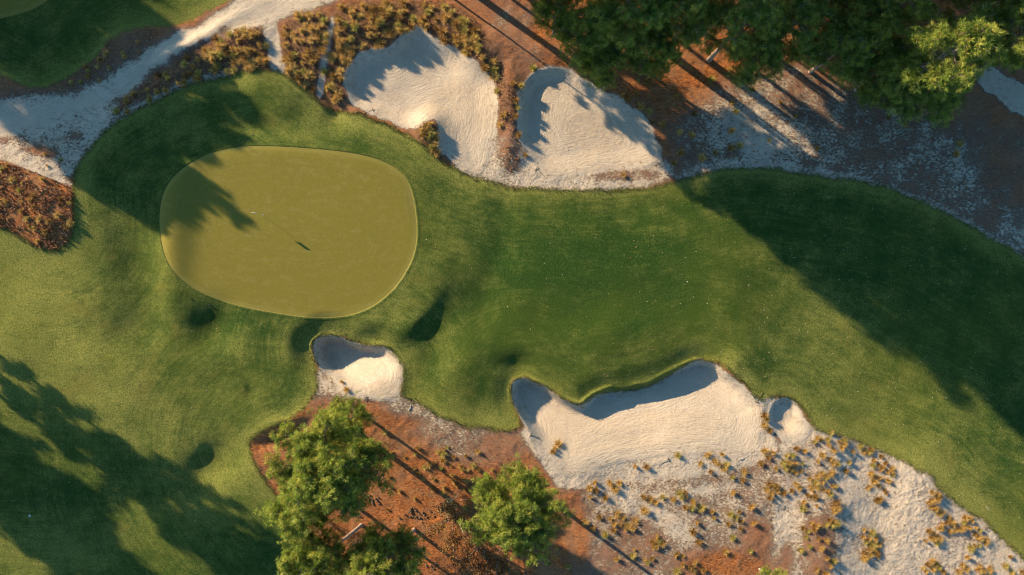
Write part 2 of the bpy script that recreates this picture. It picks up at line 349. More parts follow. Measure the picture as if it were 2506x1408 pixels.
# ------------------------------------------------------------------ materials
class NT:
    def __init__(s, name):
        s.m = bpy.data.materials.new(name); s.m.use_nodes = True
        s.n = s.m.node_tree.nodes; s.l = s.m.node_tree.links
        s.b = s.n['Principled BSDF']; s.b.inputs['Roughness'].default_value = .9
        s.b.inputs['Specular IOR Level'].default_value = .15
        s.tc = None
    def val(s, x, inp):
        if isinstance(x, bpy.types.NodeSocket): s.l.new(x, inp)
        elif isinstance(x, (tuple, list)): inp.default_value = (*x, 1) if len(x) == 3 and len(inp.default_value) == 4 else x
        else: inp.default_value = x
    def pos(s, scale=(1, 1, 1)):
        if s.tc is None: s.tc = s.n.new('ShaderNodeTexCoord')
        mp = s.n.new('ShaderNodeMapping'); mp.inputs['Scale'].default_value = scale
        s.l.new(s.tc.outputs['Object'], mp.inputs['Vector']); return mp.outputs[0]
    def attr(s, name):
        a = s.n.new('ShaderNodeAttribute'); a.attribute_name = name; return a.outputs['Fac']
    def noise(s, vec, scale, detail=2, rough=.5, dist=0.0, out='Fac'):
        t = s.n.new('ShaderNodeTexNoise'); s.l.new(vec, t.inputs['Vector'])
        t.inputs['Scale'].default_value = scale; t.inputs['Detail'].default_value = detail
        t.inputs['Roughness'].default_value = rough; t.inputs['Distortion'].default_value = dist
        return t.outputs[out]
    def math(s, op, a, b=0.0, c=0.0, clamp=False):
        t = s.n.new('ShaderNodeMath'); t.operation = op; t.use_clamp = clamp
        for i, v in enumerate((a, b, c)): s.val(v, t.inputs[i])
        return t.outputs[0]
    def ramp(s, x, a, b, lo=0.0, hi=1.0, smooth=True):
        t = s.n.new('ShaderNodeMapRange'); t.interpolation_type = 'SMOOTHSTEP' if smooth else 'LINEAR'
        s.val(x, t.inputs[0])
        for i, v in enumerate((a, b, lo, hi)): s.val(v, t.inputs[i + 1])
        return t.outputs[0]
    def mix(s, f, a, b, mode='MIX'):
        t = s.n.new('ShaderNodeMix'); t.data_type = 'RGBA'; t.blend_type = mode
        s.val(f, t.inputs['Factor']); s.val(a, t.inputs[6]); s.val(b, t.inputs[7]); return t.outputs[2]
    def mixf(s, f, a, b):
        t = s.n.new('ShaderNodeMix'); t.data_type = 'FLOAT'
        s.val(f, t.inputs['Factor']); s.val(a, t.inputs[2]); s.val(b, t.inputs[3]); return t.outputs[0]
    def bump(s, h, strength=1.0, dist=.1):
        t = s.n.new('ShaderNodeBump'); t.inputs['Strength'].default_value = strength; t.inputs['Distance'].default_value = dist
        s.val(h, t.inputs['Height']); s.l.new(t.outputs[0], s.b.inputs['Normal']); return t
    def base(s, c): s.val(c, s.b.inputs['Base Color'])

def ground_material():
    s = NT('ground')
    P = s.pos()
    sdg, sdgr, cover, dryv, clean = (s.attr(a) for a in ('sd_green', 'sd_grass', 'cover', 'dry', 'sd_clean'))
    n1 = s.noise(P, .06, 3, .55); n2 = s.noise(P, .35, 5, .65); n3 = s.noise(P, 1.6, 5, .7); n4 = s.noise(P, 7.0, 4, .7); n5 = s.noise(P, 22.0, 2, .6)
    # sand
    sand = s.mix(s.ramp(n2, .35, .65), (.425, .345, .255), (.485, .405, .305))
    sand = s.mix(s.ramp(n4, .3, .75), sand, (.40, .315, .225))
    sand = s.mix(s.ramp(n5, .25, .8, 0, .35), sand, (.68, .58, .46))
    sand = s.mix(s.math('MULTIPLY', s.attr('damp'), s.ramp(n3, .3, .6, .15, .5)), sand, (.43, .33, .225))
    # small debris on the sand
    deb = s.ramp(s.noise(s.pos((1, 1.3, 1)), 1.5, 9, .85), .52, .60, 0, .9)
    sand = s.mix(s.math('MULTIPLY', deb, s.ramp(clean, 2.0, .0, 0, .9)), sand, (.15, .105, .06))
    gxs = s.n.new('ShaderNodeSeparateXYZ'); s.l.new(s.tc.outputs['Object'], gxs.inputs[0])
    cs_ = s.n.new('ShaderNodeCombineXYZ'); s.val(s.math('MULTIPLY', clean, 3.2), cs_.inputs[0]); s.val(s.math('MULTIPLY', gxs.outputs[0], .5), cs_.inputs[1]); s.val(s.math('MULTIPLY', gxs.outputs[1], .5), cs_.inputs[2])
    rake = s.noise(cs_.outputs[0], 1.5, 6, .7, .4)
    sand = s.mix(s.ramp(rake, .40, .60, 0, .35), sand, (.37, .29, .205))
    # pine straw carpet
    st = s.noise(s.pos((1, 2.2, 1)), 2.4, 8, .74, .6)
    straw = s.mix(s.ramp(st, .36, .62), (.13, .042, .015), (.46, .165, .050))
    straw = s.mix(s.ramp(n2, .42, .68, 0, .5), straw, (.36, .20, .10))
    straw = s.mix(s.ramp(n4, .55, .8, 0, .7), straw, (.52, .29, .14))
    straw = s.mix(s.ramp(s.noise(P, .5, 6, .7), .48, .66, 0, .6), straw, (.20, .115, .065))
    straw = s.mix(s.attr('dark_ground'), straw, s.mix(s.ramp(st, .38, .62), (.035, .022, .014), (.16, .10, .05)))
    # litter mask: fibrous noise against the amount of cover
    rot = s.n.new('ShaderNodeMapping'); rot.inputs['Rotation'].default_value = (0, 0, .7); rot.inputs['Scale'].default_value = (1, 1.5, 1)
    s.l.new(s.tc.outputs['Object'], rot.inputs['Vector'])
    lit = s.noise(rot.outputs[0], 2.8, 11, .86, .1)
    lit = s.math('ADD', s.math('MULTIPLY', lit, .8), s.math('MULTIPLY', s.noise(P, .55, 3, .6), .2))
    thr = s.ramp(cover, 0.0, 1.0, .66, .32, smooth=False)
    lm = s.ramp(s.math('SUBTRACT', lit, thr), -.025, .04)
    lcol = s.mix(s.ramp(cover, .45, .95), (.27, .15, .10), straw)
    waste = s.mix(lm, sand, lcol)
    # grass
    e = s.ramp(sdgr, .1, 3.2, .45, 0)                    # drier toward the margins
    e2 = s.ramp(sdgr, -.2, 1.0, .8, 0)
    blades = s.noise(s.pos((1, 1, 1)), 6.0, 8, .86)
    streak = s.noise(s.pos((.16, 1.5, 1)), 1.2, 4, .6, .4)
    dryv = s.math('MULTIPLY', dryv, .9)
    dv = s.math('ADD', s.math('ADD', dryv, e), s.math('ADD', e2, s.math('MULTIPLY', s.math('SUBTRACT', n2, .5), 1.25)))
    dv = s.math('ADD', dv, s.math('MULTIPLY', s.math('SUBTRACT', n3, .5), .55))
    dv = s.math('ADD', dv, s.math('MULTIPLY', s.math('SUBTRACT', streak, .5), .3))
    gx0 = s.n.new('ShaderNodeSeparateXYZ'); s.l.new(s.tc.outputs['Object'], gx0.inputs[0])
    cv_ = s.n.new('ShaderNodeCombineXYZ'); s.val(s.math('MULTIPLY', sdgr, 1.7), cv_.inputs[0]); s.val(s.math('MULTIPLY', gx0.outputs[0], .12), cv_.inputs[1]); s.val(s.math('MULTIPLY', gx0.outputs[1], .12), cv_.inputs[2])
    mow = s.noise(cv_.outputs[0], 1.6, 5, .68)
    dv = s.math('ADD', dv, s.math('MULTIPLY', s.math('SUBTRACT', mow, .5), .75))
    grass = s.mix(s.ramp(blades, .36, .66), (.012, .036, .007), (.048, .095, .016))
    dryc = s.mix(s.ramp(blades, .38, .64), (.082, .112, .020), (.32, .295, .075))
    grass = s.mix(s.ramp(dv, -.05, 1.05, 0, 1), grass, dryc)
    grass = s.mix(s.ramp(n1, .4, .65, 0, .25), grass, (.10, .12, .014))
    yel = s.ramp(s.noise(P, .22, 6, .7, .5), .55, .70, 0, .40)
    yel = s.math('MULTIPLY', yel, s.ramp(dryv, .05, .5))
    grass = s.mix(yel, grass, (.20, .165, .035))
    # putting green
    cg_ = s.n.new('ShaderNodeCombineXYZ'); s.val(s.math('MULTIPLY', sdg, 2.2), cg_.inputs[0]); s.val(s.math('MULTIPLY', gx0.outputs[0], .25), cg_.inputs[1]); s.val(s.math('MULTIPLY', gx0.outputs[1], .25), cg_.inputs[2])
    ring = s.noise(cg_.outputs[0], 1.2, 4, .65)
    gn = s.math('ADD', s.math('MULTIPLY', s.noise(s.pos((.8, 1.1, 1)), 1.3, 8, .78), .6), s.math('MULTIPLY', ring, .28))
    gx = s.n.new('ShaderNodeSeparateXYZ'); s.l.new(s.tc.outputs['Object'], gx.inputs[0])
    gg = s.math('ADD', s.math('MULTIPLY', gx.outputs[0], .018), s.math('MULTIPLY', gx.outputs[1], -.034))
    gg = s.math('ADD', gg, s.math('MULTIPLY', n2, .7))
    green = s.mix(s.ramp(gg, .15, 1.15), (.182, .155, .026), (.250, .178, .068))
    green = s.mix(s.ramp(gn, .42, .60, 0, .45), green, (.29, .225, .085))
    green = s.mix(s.ramp(s.noise(P, 5.0, 7, .85), .42, .60, 0, .42), green, (.135, .105, .030))
    green = s.mix(s.math('MULTIPLY', s.ramp(sdg, .35, .75, 1, 0), .13), green, (.34, .30, .10))
    # margins, ragged by noise
    rag = s.math('MULTIPLY', s.math('SUBTRACT', s.noise(P, 2.6, 7, .8), .5), 2.2)
    rag2 = s.math('MULTIPLY', s.math('SUBTRACT', n4, .5), .08)
    gm = s.ramp(s.math('ADD', sdgr, rag), -.2, .2)
    c = s.mix(gm, waste, grass)
    grm = s.ramp(s.math('ADD', sdg, rag2), -.05, .05)
    rim = s.math('MULTIPLY', s.ramp(s.math('ABSOLUTE', s.math('ADD', sdg, rag2)), .03, .13, 1, 0), .07)
    c = s.mix(grm, c, green)
    c = s.mix(rim, c, (.40, .33, .13))
    s.base(c)
    # relief
    gb = s.math('ADD', s.math('MULTIPLY', s.noise(P, 6.5, 7, .85), .20), s.math('MULTIPLY', n3, .04))
    sb = s.math('ADD', s.math('MULTIPLY', s.noise(P, 3.2, 7, .72), .085), s.math('MULTIPLY', rake, .10))
    wb = s.math('ADD', s.math('MULTIPLY', st, .22), s.math('MULTIPLY', s.noise(P, 5.0, 6, .8), .16))
    wfoot = s.math('MULTIPLY', s.noise(P, 3.4, 5, .65), .13)
    rough = s.ramp(clean, -.4, .4, 1, 0)
    h = s.mixf(lm, s.mixf(rough, sb, wfoot), wb)
    h = s.mixf(gm, h, gb)
    h = s.mixf(grm, h, s.math('MULTIPLY', s.noise(P, 7.0, 6, .8), .03))
    s.bump(h, 1.0, 1.0)
    s.b.inputs['Roughness'].default_value = .95
    s.b.inputs['Specular IOR Level'].default_value = .08
    return s.m
M_ground = ground_material()

def tinted(name, stops, rough=.8, trans=.0, scale=9.0):
    s = NT(name)
    t = s.attr('tint')
    r = s.n.new('ShaderNodeValToRGB'); s.l.new(t, r.inputs[0])
    cr = r.color_ramp
    while len(cr.elements) < len(stops): cr.elements.new(.5)
    for e, (p, c) in zip(cr.elements, stops): e.position = p; e.color = (*c, 1)
    s.base(r.outputs[0])
    s.b.inputs['Roughness'].default_value = rough
    if trans:
        tr = s.n.new('ShaderNodeBsdfTranslucent'); s.l.new(r.outputs[0], tr.inputs[0])
        mx = s.n.new('ShaderNodeMixShader'); mx.inputs[0].default_value = trans
        out = s.n['Material Output']
        s.l.new(s.b.outputs[0], mx.inputs[1]); s.l.new(tr.outputs[0], mx.inputs[2]); s.l.new(mx.outputs[0], out.inputs[0])
    return s.m
M_needle = tinted('pine_needles', [(0, (.06, .13, .022)), (.4, (.24, .32, .055)), (.75, (.52, .56, .12)), (.93, (.62, .54, .12)), (1, (.60, .30, .06))], .6, .45)
M_oak = tinted('oak_leaves', [(0, (.10, .05, .018)), (.4, (.22, .10, .03)), (.75, (.30, .19, .04)), (1, (.14, .17, .03))], .7, .25)
M_wire = tinted('wiregrass', [(0, (.09, .045, .02)), (.25, (.28, .15, .045)), (.6, (.60, .36, .10)), (.88, (.72, .50, .18)), (1, (.26, .28, .05))], .8, .3)
M_heather = tinted('heather', [(0, (.10, .04, .022)), (.4, (.32, .13, .055)), (.7, (.46, .26, .13)), (.9, (.60, .43, .27)), (1, (.17, .22, .05))], .85, .2)
M_lipgrass = tinted('edge_grass', [(0, (.045, .055, .012)), (.6, (.13, .13, .028)), (1, (.28, .21, .07))], .8, .2)
M_leaf = tinted('fallen_leaf', [(0, (.30, .14, .05)), (.5, (.50, .34, .18)), (1, (.66, .58, .45))], .7)

def bark(name, a, b):
    s = NT(name)
    n = s.noise(s.pos((3, 3, .8)), 2.5, 5, .7); s.base(s.mix(s.ramp(n, .35, .65), a, b)); s.bump(n, .6, .05); return s.m
M_bark = bark('pine_bark', (.16, .10, .07), (.46, .36, .29))
M_deadwood = bark('dead_wood', (.36, .30, .25), (.58, .51, .45))
def plain(name, c, rough=.5, metal=0):
    s = NT(name); n = s.noise(s.pos(), 30, 3, .6)
    s.base(s.mix(s.ramp(n, .3, .7), tuple(x * .82 for x in c), c)); s.b.inputs['Roughness'].default_value = rough; s.b.inputs['Metallic'].default_value = metal; return s.m
M_white = plain('white_cloth', (.82, .82, .80), .7)
M_pole = plain('pole_paint', (.62, .55, .30), .4)
M_black = plain('black_plastic', (.03, .03, .032), .5)
M_rakewood = plain('rake_wood', (.14, .10, .07), .6)
M_cup = plain('cup_liner', (.75, .75, .72), .5)

# ------------------------------------------------------------------ ground objects
def build_ground():
    X, Y = GX, GY
    at = {'sd_green': samp(allgreen, X, Y), 'sd_grass': samp(allgrass, X, Y), 'cover': samp(COVER, X, Y), 'dry': samp(DRY, X, Y), 'damp': samp(DAMP, X, Y), 'dark_ground': samp(DARK_GROUND, X, Y)}
    sdc = {k: samp(SD[k], X, Y) for k in ('green', 'green2', 'grass', 'grassnw', 'path', 'b1', 'b2', 'b3', 'b4', 'b5', 'rpath', 'island')}
    at['sd_clean'] = np.maximum.reduce([sdc[k] for k in ('path', 'b1', 'b2', 'b3', 'b4', 'b5', 'rpath')])
    nx, ny = X.shape
    fc = lambda a: (a[:-1, :-1] + a[1:, :-1] + a[:-1, 1:] + a[1:, 1:]) * .25
    zone = np.where(fc(at['cover']) > .72, 12, 11)
    for zid, k in ((10, 'rpath'), (9, 'path'), (2, 'grass'), (3, 'grassnw'), (4, 'b1'), (5, 'b2'), (6, 'b3'), (7, 'b4'), (8, 'b5'), (1, 'green2'), (0, 'green')):
        zone[fc(sdc[k]) > 0] = zid
    idx = np.arange(nx * ny).reshape(nx, ny)
    quads = np.stack([idx[:-1, :-1], idx[1:, :-1], idx[1:, 1:], idx[:-1, 1:]], -1)
    V = np.stack([X, Y, GZ], -1).reshape(-1, 3)
    A = {k: v.ravel() for k, v in at.items()}
    info = {0: ('putting_green', 'oval olive gold putting green with a flagstick standing on it', 'putting green'),
            1: ('putting_green', 'corner of a second putting green in deep tree shade', 'putting green'),
            2: ('fairway', 'mown green fairway and surrounds sweeping round the oval putting green', 'fairway'),
            3: ('fairway', 'shaded mown grass above the sandy track', 'fairway'),
            4: ('sand_bunker', 'large pale bunker with a tufted tongue of grass reaching in from below', 'bunker'),
            5: ('sand_bunker', 'egg shaped pale bunker under the pine edge, raked oval in its floor', 'bunker'),
            6: ('sand_bunker', 'small kidney shaped bunker just below the oval green, half in shade', 'bunker'),
            7: ('sand_bunker', 'long wavy lipped bunker below the fairway, deep shade under its grass lip', 'bunker'),
            8: ('sand_bunker', 'smallest round bunker with a raked ring at the end of the long bunker', 'bunker'),
            9: ('sand_path', 'wide pale sandy track between the two grass areas', 'path'),
            10: ('sand_path', 'short piece of pale sandy track in shade below the pine crowns', 'path'),
            11: ('sandy_ground', 'pale waste sand sprinkled with brown litter and footprints', 'ground'),
            12: ('ground', 'rust orange carpet of fallen pine straw', 'ground')}
    for zid, (nm, lab, cat) in info.items():
        q = quads[zone == zid]
        if not len(q): continue
        u, inv = np.unique(q.ravel(), return_inverse=True)
        me = raw_mesh(nm, V[u], inv.reshape(-1, 4), {k: v[u] for k, v in A.items()}, smooth=True)
        o = link(nm, me, M_ground)
        tag(o, lab, None, None, 'structure')
build_ground()

# ------------------------------------------------------------------ blades, tufts
def blades(n, h, spread, width, rg, droop=.5, seg=2):
    """n curved grass blades around the origin -> V, F, tint"""
    az = rg.uniform(0, 2 * np.pi, n)
    lean = rg.beta(1.6, 1.6, n) * spread
    hh = h * rg.uniform(.65, 1.1, n)
    bx = rg.normal(0, .09, n); by = rg.normal(0, .09, n)
    ca, sa = np.cos(az), np.sin(az)
    wx, wy = -sa * width * .5, ca * width * .5
    def at(t):
        out = lean * (t ** 1.4) ; zz = hh * (t - droop * .45 * t * t * lean / (spread + 1e-6))
        return bx + ca * out, by + sa * out, zz
    rows = []
    x0, y0, z0 = at(0.0); x1, y1, z1 = at(.55); x2, y2, z2 = at(1.0)
    V = np.stack([np.stack([x0 - wx, y0 - wy, z0], -1), np.stack([x0 + wx, y0 + wy, z0], -1),
                  np.stack([x1 - wx * .9, y1 - wy * .9, z1], -1), np.stack([x1 + wx * .9, y1 + wy * .9, z1], -1), np.stack([x2, y2, z2], -1)], 1)
    b = np.arange(n)[:, None] * 5
    F = np.concatenate([b + np.array([[0, 1, 3]]), b + np.array([[0, 3, 2]]), b + np.array([[2, 3, 4]])], 0)
    tint = np.repeat(np.clip(rg.normal(.58, .2, n), 0, 1), 5)
    return V.reshape(-1, 3), F, tint

def merge(parts):
    Vs, Fs, Ts = [], [], []; o = 0
    for V, F, T in parts:
        Vs.append(V); Fs.append(F + o); Ts.append(T); o += len(V)
    return np.concatenate(Vs), np.concatenate(Fs), np.concatenate(Ts)

TUFTS = []
for i in range(8):
    rg = np.random.default_rng(50 + i)
    parts = [blades(120, .66, .66, .036, rg, 1.0), blades(60, .40, .74, .045, rg, 1.0)]
    V, F, T = merge(parts)
    if i in (3, 6): T = np.clip(T + .32, 0, 1)
    if i in (1, 5): T = np.clip(T - .25, 0, 1)
    if i in (0, 4): V = V * np.array([1.0, .72, 1.15])
    if i in (2,): V = V * np.array([1.2, 1.05, .7])
    TUFTS.append((V, F, T))
TUFT_ME = [raw_mesh('wiregrass_tuft', V, F, {'tint': T}) for V, F, T in TUFTS]
for m in TUFT_ME: m.materials.append(M_wire)

Z2 = [(1000,380),(1240,490),(1050,520),(1220,540),(1140,560),(1380,520),(1420,500),(1450,490),(1400,580),(1420,540),(1425,590),(1500,560),(1580,550),(1670,520),(1290,630),(1320,610),(1350,600),(1210,640),(1240,680),(1280,720),(1350,710),(1410,640),(1480,680),(1480,625),(1540,620),(1560,640),(1600,650),(1640,620),(1665,645),(1560,720),(1585,735),(1680,710),(1650,700),(1760,720),(1770,650),(1820,670),(1420,770),(1420,820),(1520,770),(1580,790),(1650,770),(1350,790),(1610,860),(1220,850),(1100,800),(1030,700),(1035,770),(850,770),(1020,940),(1580,910),(1640,910),(735,75),(695,25),(1490,730)]
Z3 = [(470,500),(483,472),(450,522),(1045,630),(1120,630),(1345,550),(1560,545),(1660,540),(1510,605),(1610,595),(1640,620),(1690,610),(1670,645),(1585,670),(1815,665),(1735,710),(1810,725),(1735,815),(750,740),(715,775),(760,795),(860,750),(890,790),(930,750),(825,850),(715,850),(1105,855),(1155,865),(1190,885),(1240,850),(1310,860),(1360,815),(1400,815),(1375,850),(1410,845),(1400,920),(1435,925),(1510,920),(1450,880),(1590,955),(1110,940),(1605,990),(1720,965),(1780,950),(1760,990),(1800,1020),(1865,910),(1885,1030),(1790,1070),(1740,1135),(1480,1030),(1705,1035),(780,990),(860,1000),(910,975),(960,995),(890,1040),(940,1045),(980,1040),(960,1080),(1030,1080),(1000,1060),(820,1120),(890,1085),(740,1075),(680,1030),(1040,1025),(1190,1130),(1165,1165),(1215,1165),(1190,1200),(1170,1195),(1235,1190),(905,1290),(1020,1270),(1030,1225),(1110,1300),(1160,1290),(1130,1320),(1325,1270),(1380,1270),(1345,1245),(1380,1330),(1440,1350),(1460,1375),(1525,1370),(1865,1230),(1680,1235),(1490,1170),(1450,1095),(480,1210),(360,1280),(560,1350),(1335,1375),(1465,1310)]
Z4 = [(70,265),(90,300),(70,335),(110,370),(545,385),(450,425),(430,450),(475,435),(520,430),(530,465),(560,510),(610,450),(640,440),(645,465),(625,490),(75,515),(130,525),(90,560),(300,495),(350,515),(225,545),(275,545),(45,605),(150,635),(205,605),(215,640),(240,600),(290,600),(270,650),(295,670),(335,655),(345,610),(445,590),(480,545),(545,575),(565,600),(600,605),(680,600),(710,520),(770,485),(800,525),(830,530),(840,510),(915,560),(660,660),(555,675),(480,675),(450,700),(500,710),(520,700),(480,740),(400,720),(430,745),(550,765),(578,765),(390,770),(410,790),(490,790),(520,800),(530,815),(440,770),(420,830),(380,830),(345,880),(330,920),(440,900),(290,750),(320,780),(100,750),(130,760),(90,790),(120,820),(160,800),(200,820),(150,770),(110,850),(260,800),(570,885),(545,920),(580,920),(560,940),(870,590),(860,630),(900,625),(945,605),(930,640),(920,660),(990,640),(985,665),(1000,695),(970,670),(840,690),(870,700),(905,710),(870,735),(900,770),(835,790),(960,735),(955,825),(940,800),(910,870),(890,880),(395,1020),(340,1060),(370,1080),(410,1060),(430,1040),(460,1050),(520,1000),(560,1010),(500,1035),(545,1040),(580,1030),(360,1130),(440,1130),(500,1145),(380,1190),(460,1200),(320,1220),(490,1270),(555,1290),(530,1330),(430,1360),(490,1380),(1265,810),(1300,820),(1240,880),(1270,870),(1300,860),(1320,840),(1260,920),(1290,920),(1310,940),(1330,960),(1395,990),(1410,1020),(1370,1030),(1340,1040),(1320,1070),(1350,1070),(1430,1050),(1440,1090),(1400,1090),(1470,1080),(1490,1070),(1250,1090),(1290,1110),(1270,1140),(1320,1140),(1300,1175),(1225,1165),(1510,990),(1540,1000),(1500,1030),(1560,1020),(1590,1060),(1610,1080),(1580,1110),(1600,1140),(1630,1150),(1660,1160),(1650,1185),(1580,1195),(1610,1195),(1550,1215),(1530,1060),(790,1080),(845,1100),(785,1135),(825,1150),(870,1150),(800,1170),(850,1190),(900,1190),(870,1230),(820,1220),(780,1240),(830,1260),(790,1280),(880,1250),(900,1275),(1265,1300),(1245,1330),(1300,1330),(1280,1370),(1330,1360),(1230,1380),(1360,1385),(1210,1360),(1525,1280),(1830,1275),(1500,1340),(1470,1380),(1520,1360),(1620,1340),(1640,1370),(1600,1370),(1690,1365),(1790,1345),(1840,1380),(1910,1385)]
def zt(L, ox, oy): return [(ox + x * .3409, oy + y * .3409) for x, y in L]
spots = [(p, 'z2') for p in zt(Z2, 600, 928)] + [(p, 'z3') for p in zt(Z3, 1200, 928)] + [(p, 'z4') for p in zt(Z4, 1846, 928)]

def site(px, py):
    if px < 880: return ('just below the kidney bunker', 'tufts below the kidney shaped bunker')
    if px < 1100: return ('on orange straw beside the largest pine', 'tufts on the orange straw beside the largest pine')
    if px < 1300 and py < 1420: return ('on orange straw up from the round pine', 'tufts on the orange straw above the round pine')
    if 1340 < px < 1380 and 1080 < py < 1120: return ('on bare sand inside the long bunker', 'tufts inside the long bunker')
    if px < 1600 and py < 1200: return ('along the lower rim of the long bunker', 'tufts on the lower rim of the long bunker')
    if px < 1700 and py < 1175: return ('beside the rake below the long bunker', 'tufts beside the rake')
    if px < 1860 and py < 1190: return ('under the right end of the long bunker', 'tufts under the right end of the long bunker')
    if px < 1620 and py < 1330: return ('just above the round pine trunk shadow', 'tufts beside the long trunk shadow')
    if px < 1740 and py < 1330: return ('round the big ring shaped tuft', 'tufts round the ring shaped one')
    if px < 1860 and py < 1330: return ('on littered sand left of the dense patch', 'tufts on the littered waste ground')
    if px < 1860: return ('on reddish litter at the bottom edge', 'tufts at the bottom edge')
    if px < 1900 and py < 1070: return ('between the long and the smallest bunker', 'tufts between two bunkers')
    if py < 1115: return ('right of the smallest bunker by the fairway', 'tufts beside the small round bunker')
    if px < 1945 and py < 1260: return ('in the dark green clump below smallest bunker', 'tufts in the dark green clump')
    if px < 2060 and py < 1180: return ('in the dense patch below smallest bunker', 'tufts in the dense patch')
    if px < 2060 and py < 1260: return ('at the foot of the dense patch', 'tufts at the foot of the dense patch')
    if px < 2060: return ('in the olive litter strip', 'tufts in the olive litter strip')
    if px < 2210 and py < 1250: return ('in the diagonal clump on footprinted sand', 'tufts in the diagonal clump')
    if px < 2190: return ('in the oval clump on smooth sand', 'tufts in the oval clump')
    if py < 1260: return ('in the clump touching the fairway edge', 'tufts touching the fairway edge')
    if py < 1345 and px < 2365: return ('in the wedge shaped clump near lower right', 'tufts in the wedge shaped clump')
    if py < 1345: return ('strung along the lower right fairway edge', 'tufts along the lower right fairway edge')
    return ('along the bottom edge at lower right', 'tufts along the bottom edge at lower right')
ONES = 'zeroth first second third fourth fifth sixth seventh eighth ninth tenth eleventh twelfth thirteenth fourteenth fifteenth sixteenth seventeenth eighteenth nineteenth'.split()
def ordinal(n):
    if n < 20: return ONES[n]
    t = {2: 'twent', 3: 'thirt', 4: 'fort', 5: 'fift'}[n // 10]
    return t + 'ieth' if n % 10 == 0 else t + 'y-' + ONES[n % 10]
by_site = {}
for (p_, z_) in spots: by_site.setdefault(site(*p_)[0], []).append(p_)
for v_ in by_site.values(): v_.sort()

rg = np.random.default_rng(5)
extra = []
rest = []
jit = []
for (p, z) in spots:
    sc = rg.triangular(.55, .85, 1.3) * (.8 if z == 'z2' else 1.0)
    jit.append((sc, p, z))
order = sorted(range(len(jit)), key=lambda i: -jit[i][0])
solo = set(order[:300])
for i, (sc, (px, py), z) in enumerate(jit):
    x, y = G(px, py)
    x += rg.normal(0, .05); y += rg.normal(0, .05)
    if i in solo:
        o = bpy.data.objects.new('wiregrass_tuft', TUFT_ME[rg.integers(0, 8)])
        o.location = (x, y, zat(x, y) - .03)
        o.rotation_euler = (0, 0, rg.uniform(0, 6.28)); o.scale = (sc * rg.uniform(.9, 1.1), sc * rg.uniform(.9, 1.1), sc)
        col.objects.link(o)
        lab, grp = site(px, py)
        sz = 'large' if sc > 1.0 else ('small' if sc < .82 else 'middling')
        n_ = by_site[lab].index((px, py)) + 1
        tag(o, '%s wiregrass tuft, %s %s' % (sz, (ordinal(n_) + ' from left') if len(by_site[lab]) > 1 else 'golden and alone', lab), 'grass tuft', grp)
    else:
        rest.append((x, y, sc))

def scatter_in(P, spacing, rg, keep=1.0, test=None):
    m = to_m(chaikin(P, 1)); lo = m.min(0); hi = m.max(0)
    gx = np.arange(lo[0], hi[0], spacing); gy = np.arange(lo[1], hi[1], spacing)
    A, B = np.meshgrid(gx, gy); A = A.ravel() + rg.uniform(-.45, .45, A.size) * spacing; B = B.ravel() + rg.uniform(-.45, .45, B.size) * spacing
    k = (sd_points(m, A, B) > 0) & (rg.random(A.size) < keep)
    k &= (samp(allgrass, A, B) < -.1)
    for b in ('b1', 'b2', 'b3', 'b4', 'b5', 'pass1', 'pass2', 'path'): k &= samp(SD[b], A, B) < rg.uniform(-.25, .35, A.size)
    if test is not None: k &= test(A, B)
    return A[k], B[k]

DENSE = [  # polygon, spacing m, keep, size
 ([(540,88),(600,74),(648,66),(655,130),(668,176),(640,170),(560,178),(510,188),(500,150),(480,118)], .84, .85, 1.12),
 ([(360,195),(420,152),(480,118),(500,150),(510,188),(440,215),(360,250),(300,285),(265,290),(290,250)], .90, .75, .92),
 ([(688,60),(740,40),(812,30),(806,130),(790,230),(770,232),(740,210),(700,186),(690,120)], .90, .85, 1.12),
 ([(820,25),(880,10),(980,5),(1080,10),(1140,40),(1180,100),(1215,170),(1215,200),(1180,170),(1120,122),(1050,84),(1005,68),(950,108),(880,130),(845,160),(836,200),(850,245),(830,262),(795,250),(800,180),(815,110)], .88, .85, 1.12),
 ([(1200,180),(1225,200),(1245,260),(1240,330),(1222,340),(1218,260)], .9, .7, .85),
 ([(1290,175),(1330,150),(1400,140),(1430,190),(1480,220),(1560,260),(1610,320),(1630,300),(1560,230),(1480,180),(1400,130)], 1.05, .6, .9),
 ([(1250,200),(1280,200),(1272,260),(1270,320),(1300,390),(1290,400),(1262,330),(1258,260)], .8, .8, .8),
 ([(1015,318),(1050,290),(1068,300),(1070,340),(1085,384),(1070,382),(1040,360)], .62, .95, .95),
 ([(-100,360),(0,400),(60,412),(110,432),(176,464),(186,500),(186,560),(165,600),(118,612),(60,586),(0,550),(-200,500)], 1.15, .6, .85),
 ([(1620,300),(1700,260),(1830,330),(1800,400),(1700,420),(1650,430),(1630,380)], 1.5, .55, .95),
 ([(1700,140),(1900,150),(2000,300),(2100,400),(2000,420),(1800,300)], 3.0, .5, .85),
 ([(2100,250),(2400,300),(2500,500),(2300,480)], 4.2, .5, .8),
 ([(1440,405),(1560,400),(1540,445),(1470,450)], 1.6, .5, .7),
 ([(150,190),(240,130),(330,80),(375,90),(330,140),(240,200),(170,220)], 1.1, .7, .7),
 ([(0,210),(100,225),(90,270),(0,280)], 1.6, .5, .6),
 ([(40,350),(130,350),(150,380),(180,430),(90,400)], 1.3, .6, .6),
 ([(1400,40),(1500,170),(1620,250),(1700,250),(1560,110)], 2.4, .5, .8),
 ([(1060,1080),(1160,1090),(1200,1180),(1120,1190)], 2.4, .3, .6),
]
allp = []
for P, sp, keep, size in DENSE:
    A, B = scatter_in(P, sp, rg, keep)
    for a, b in zip(A, B): rest.append((a, b, size * rg.uniform(.75, 1.3)))
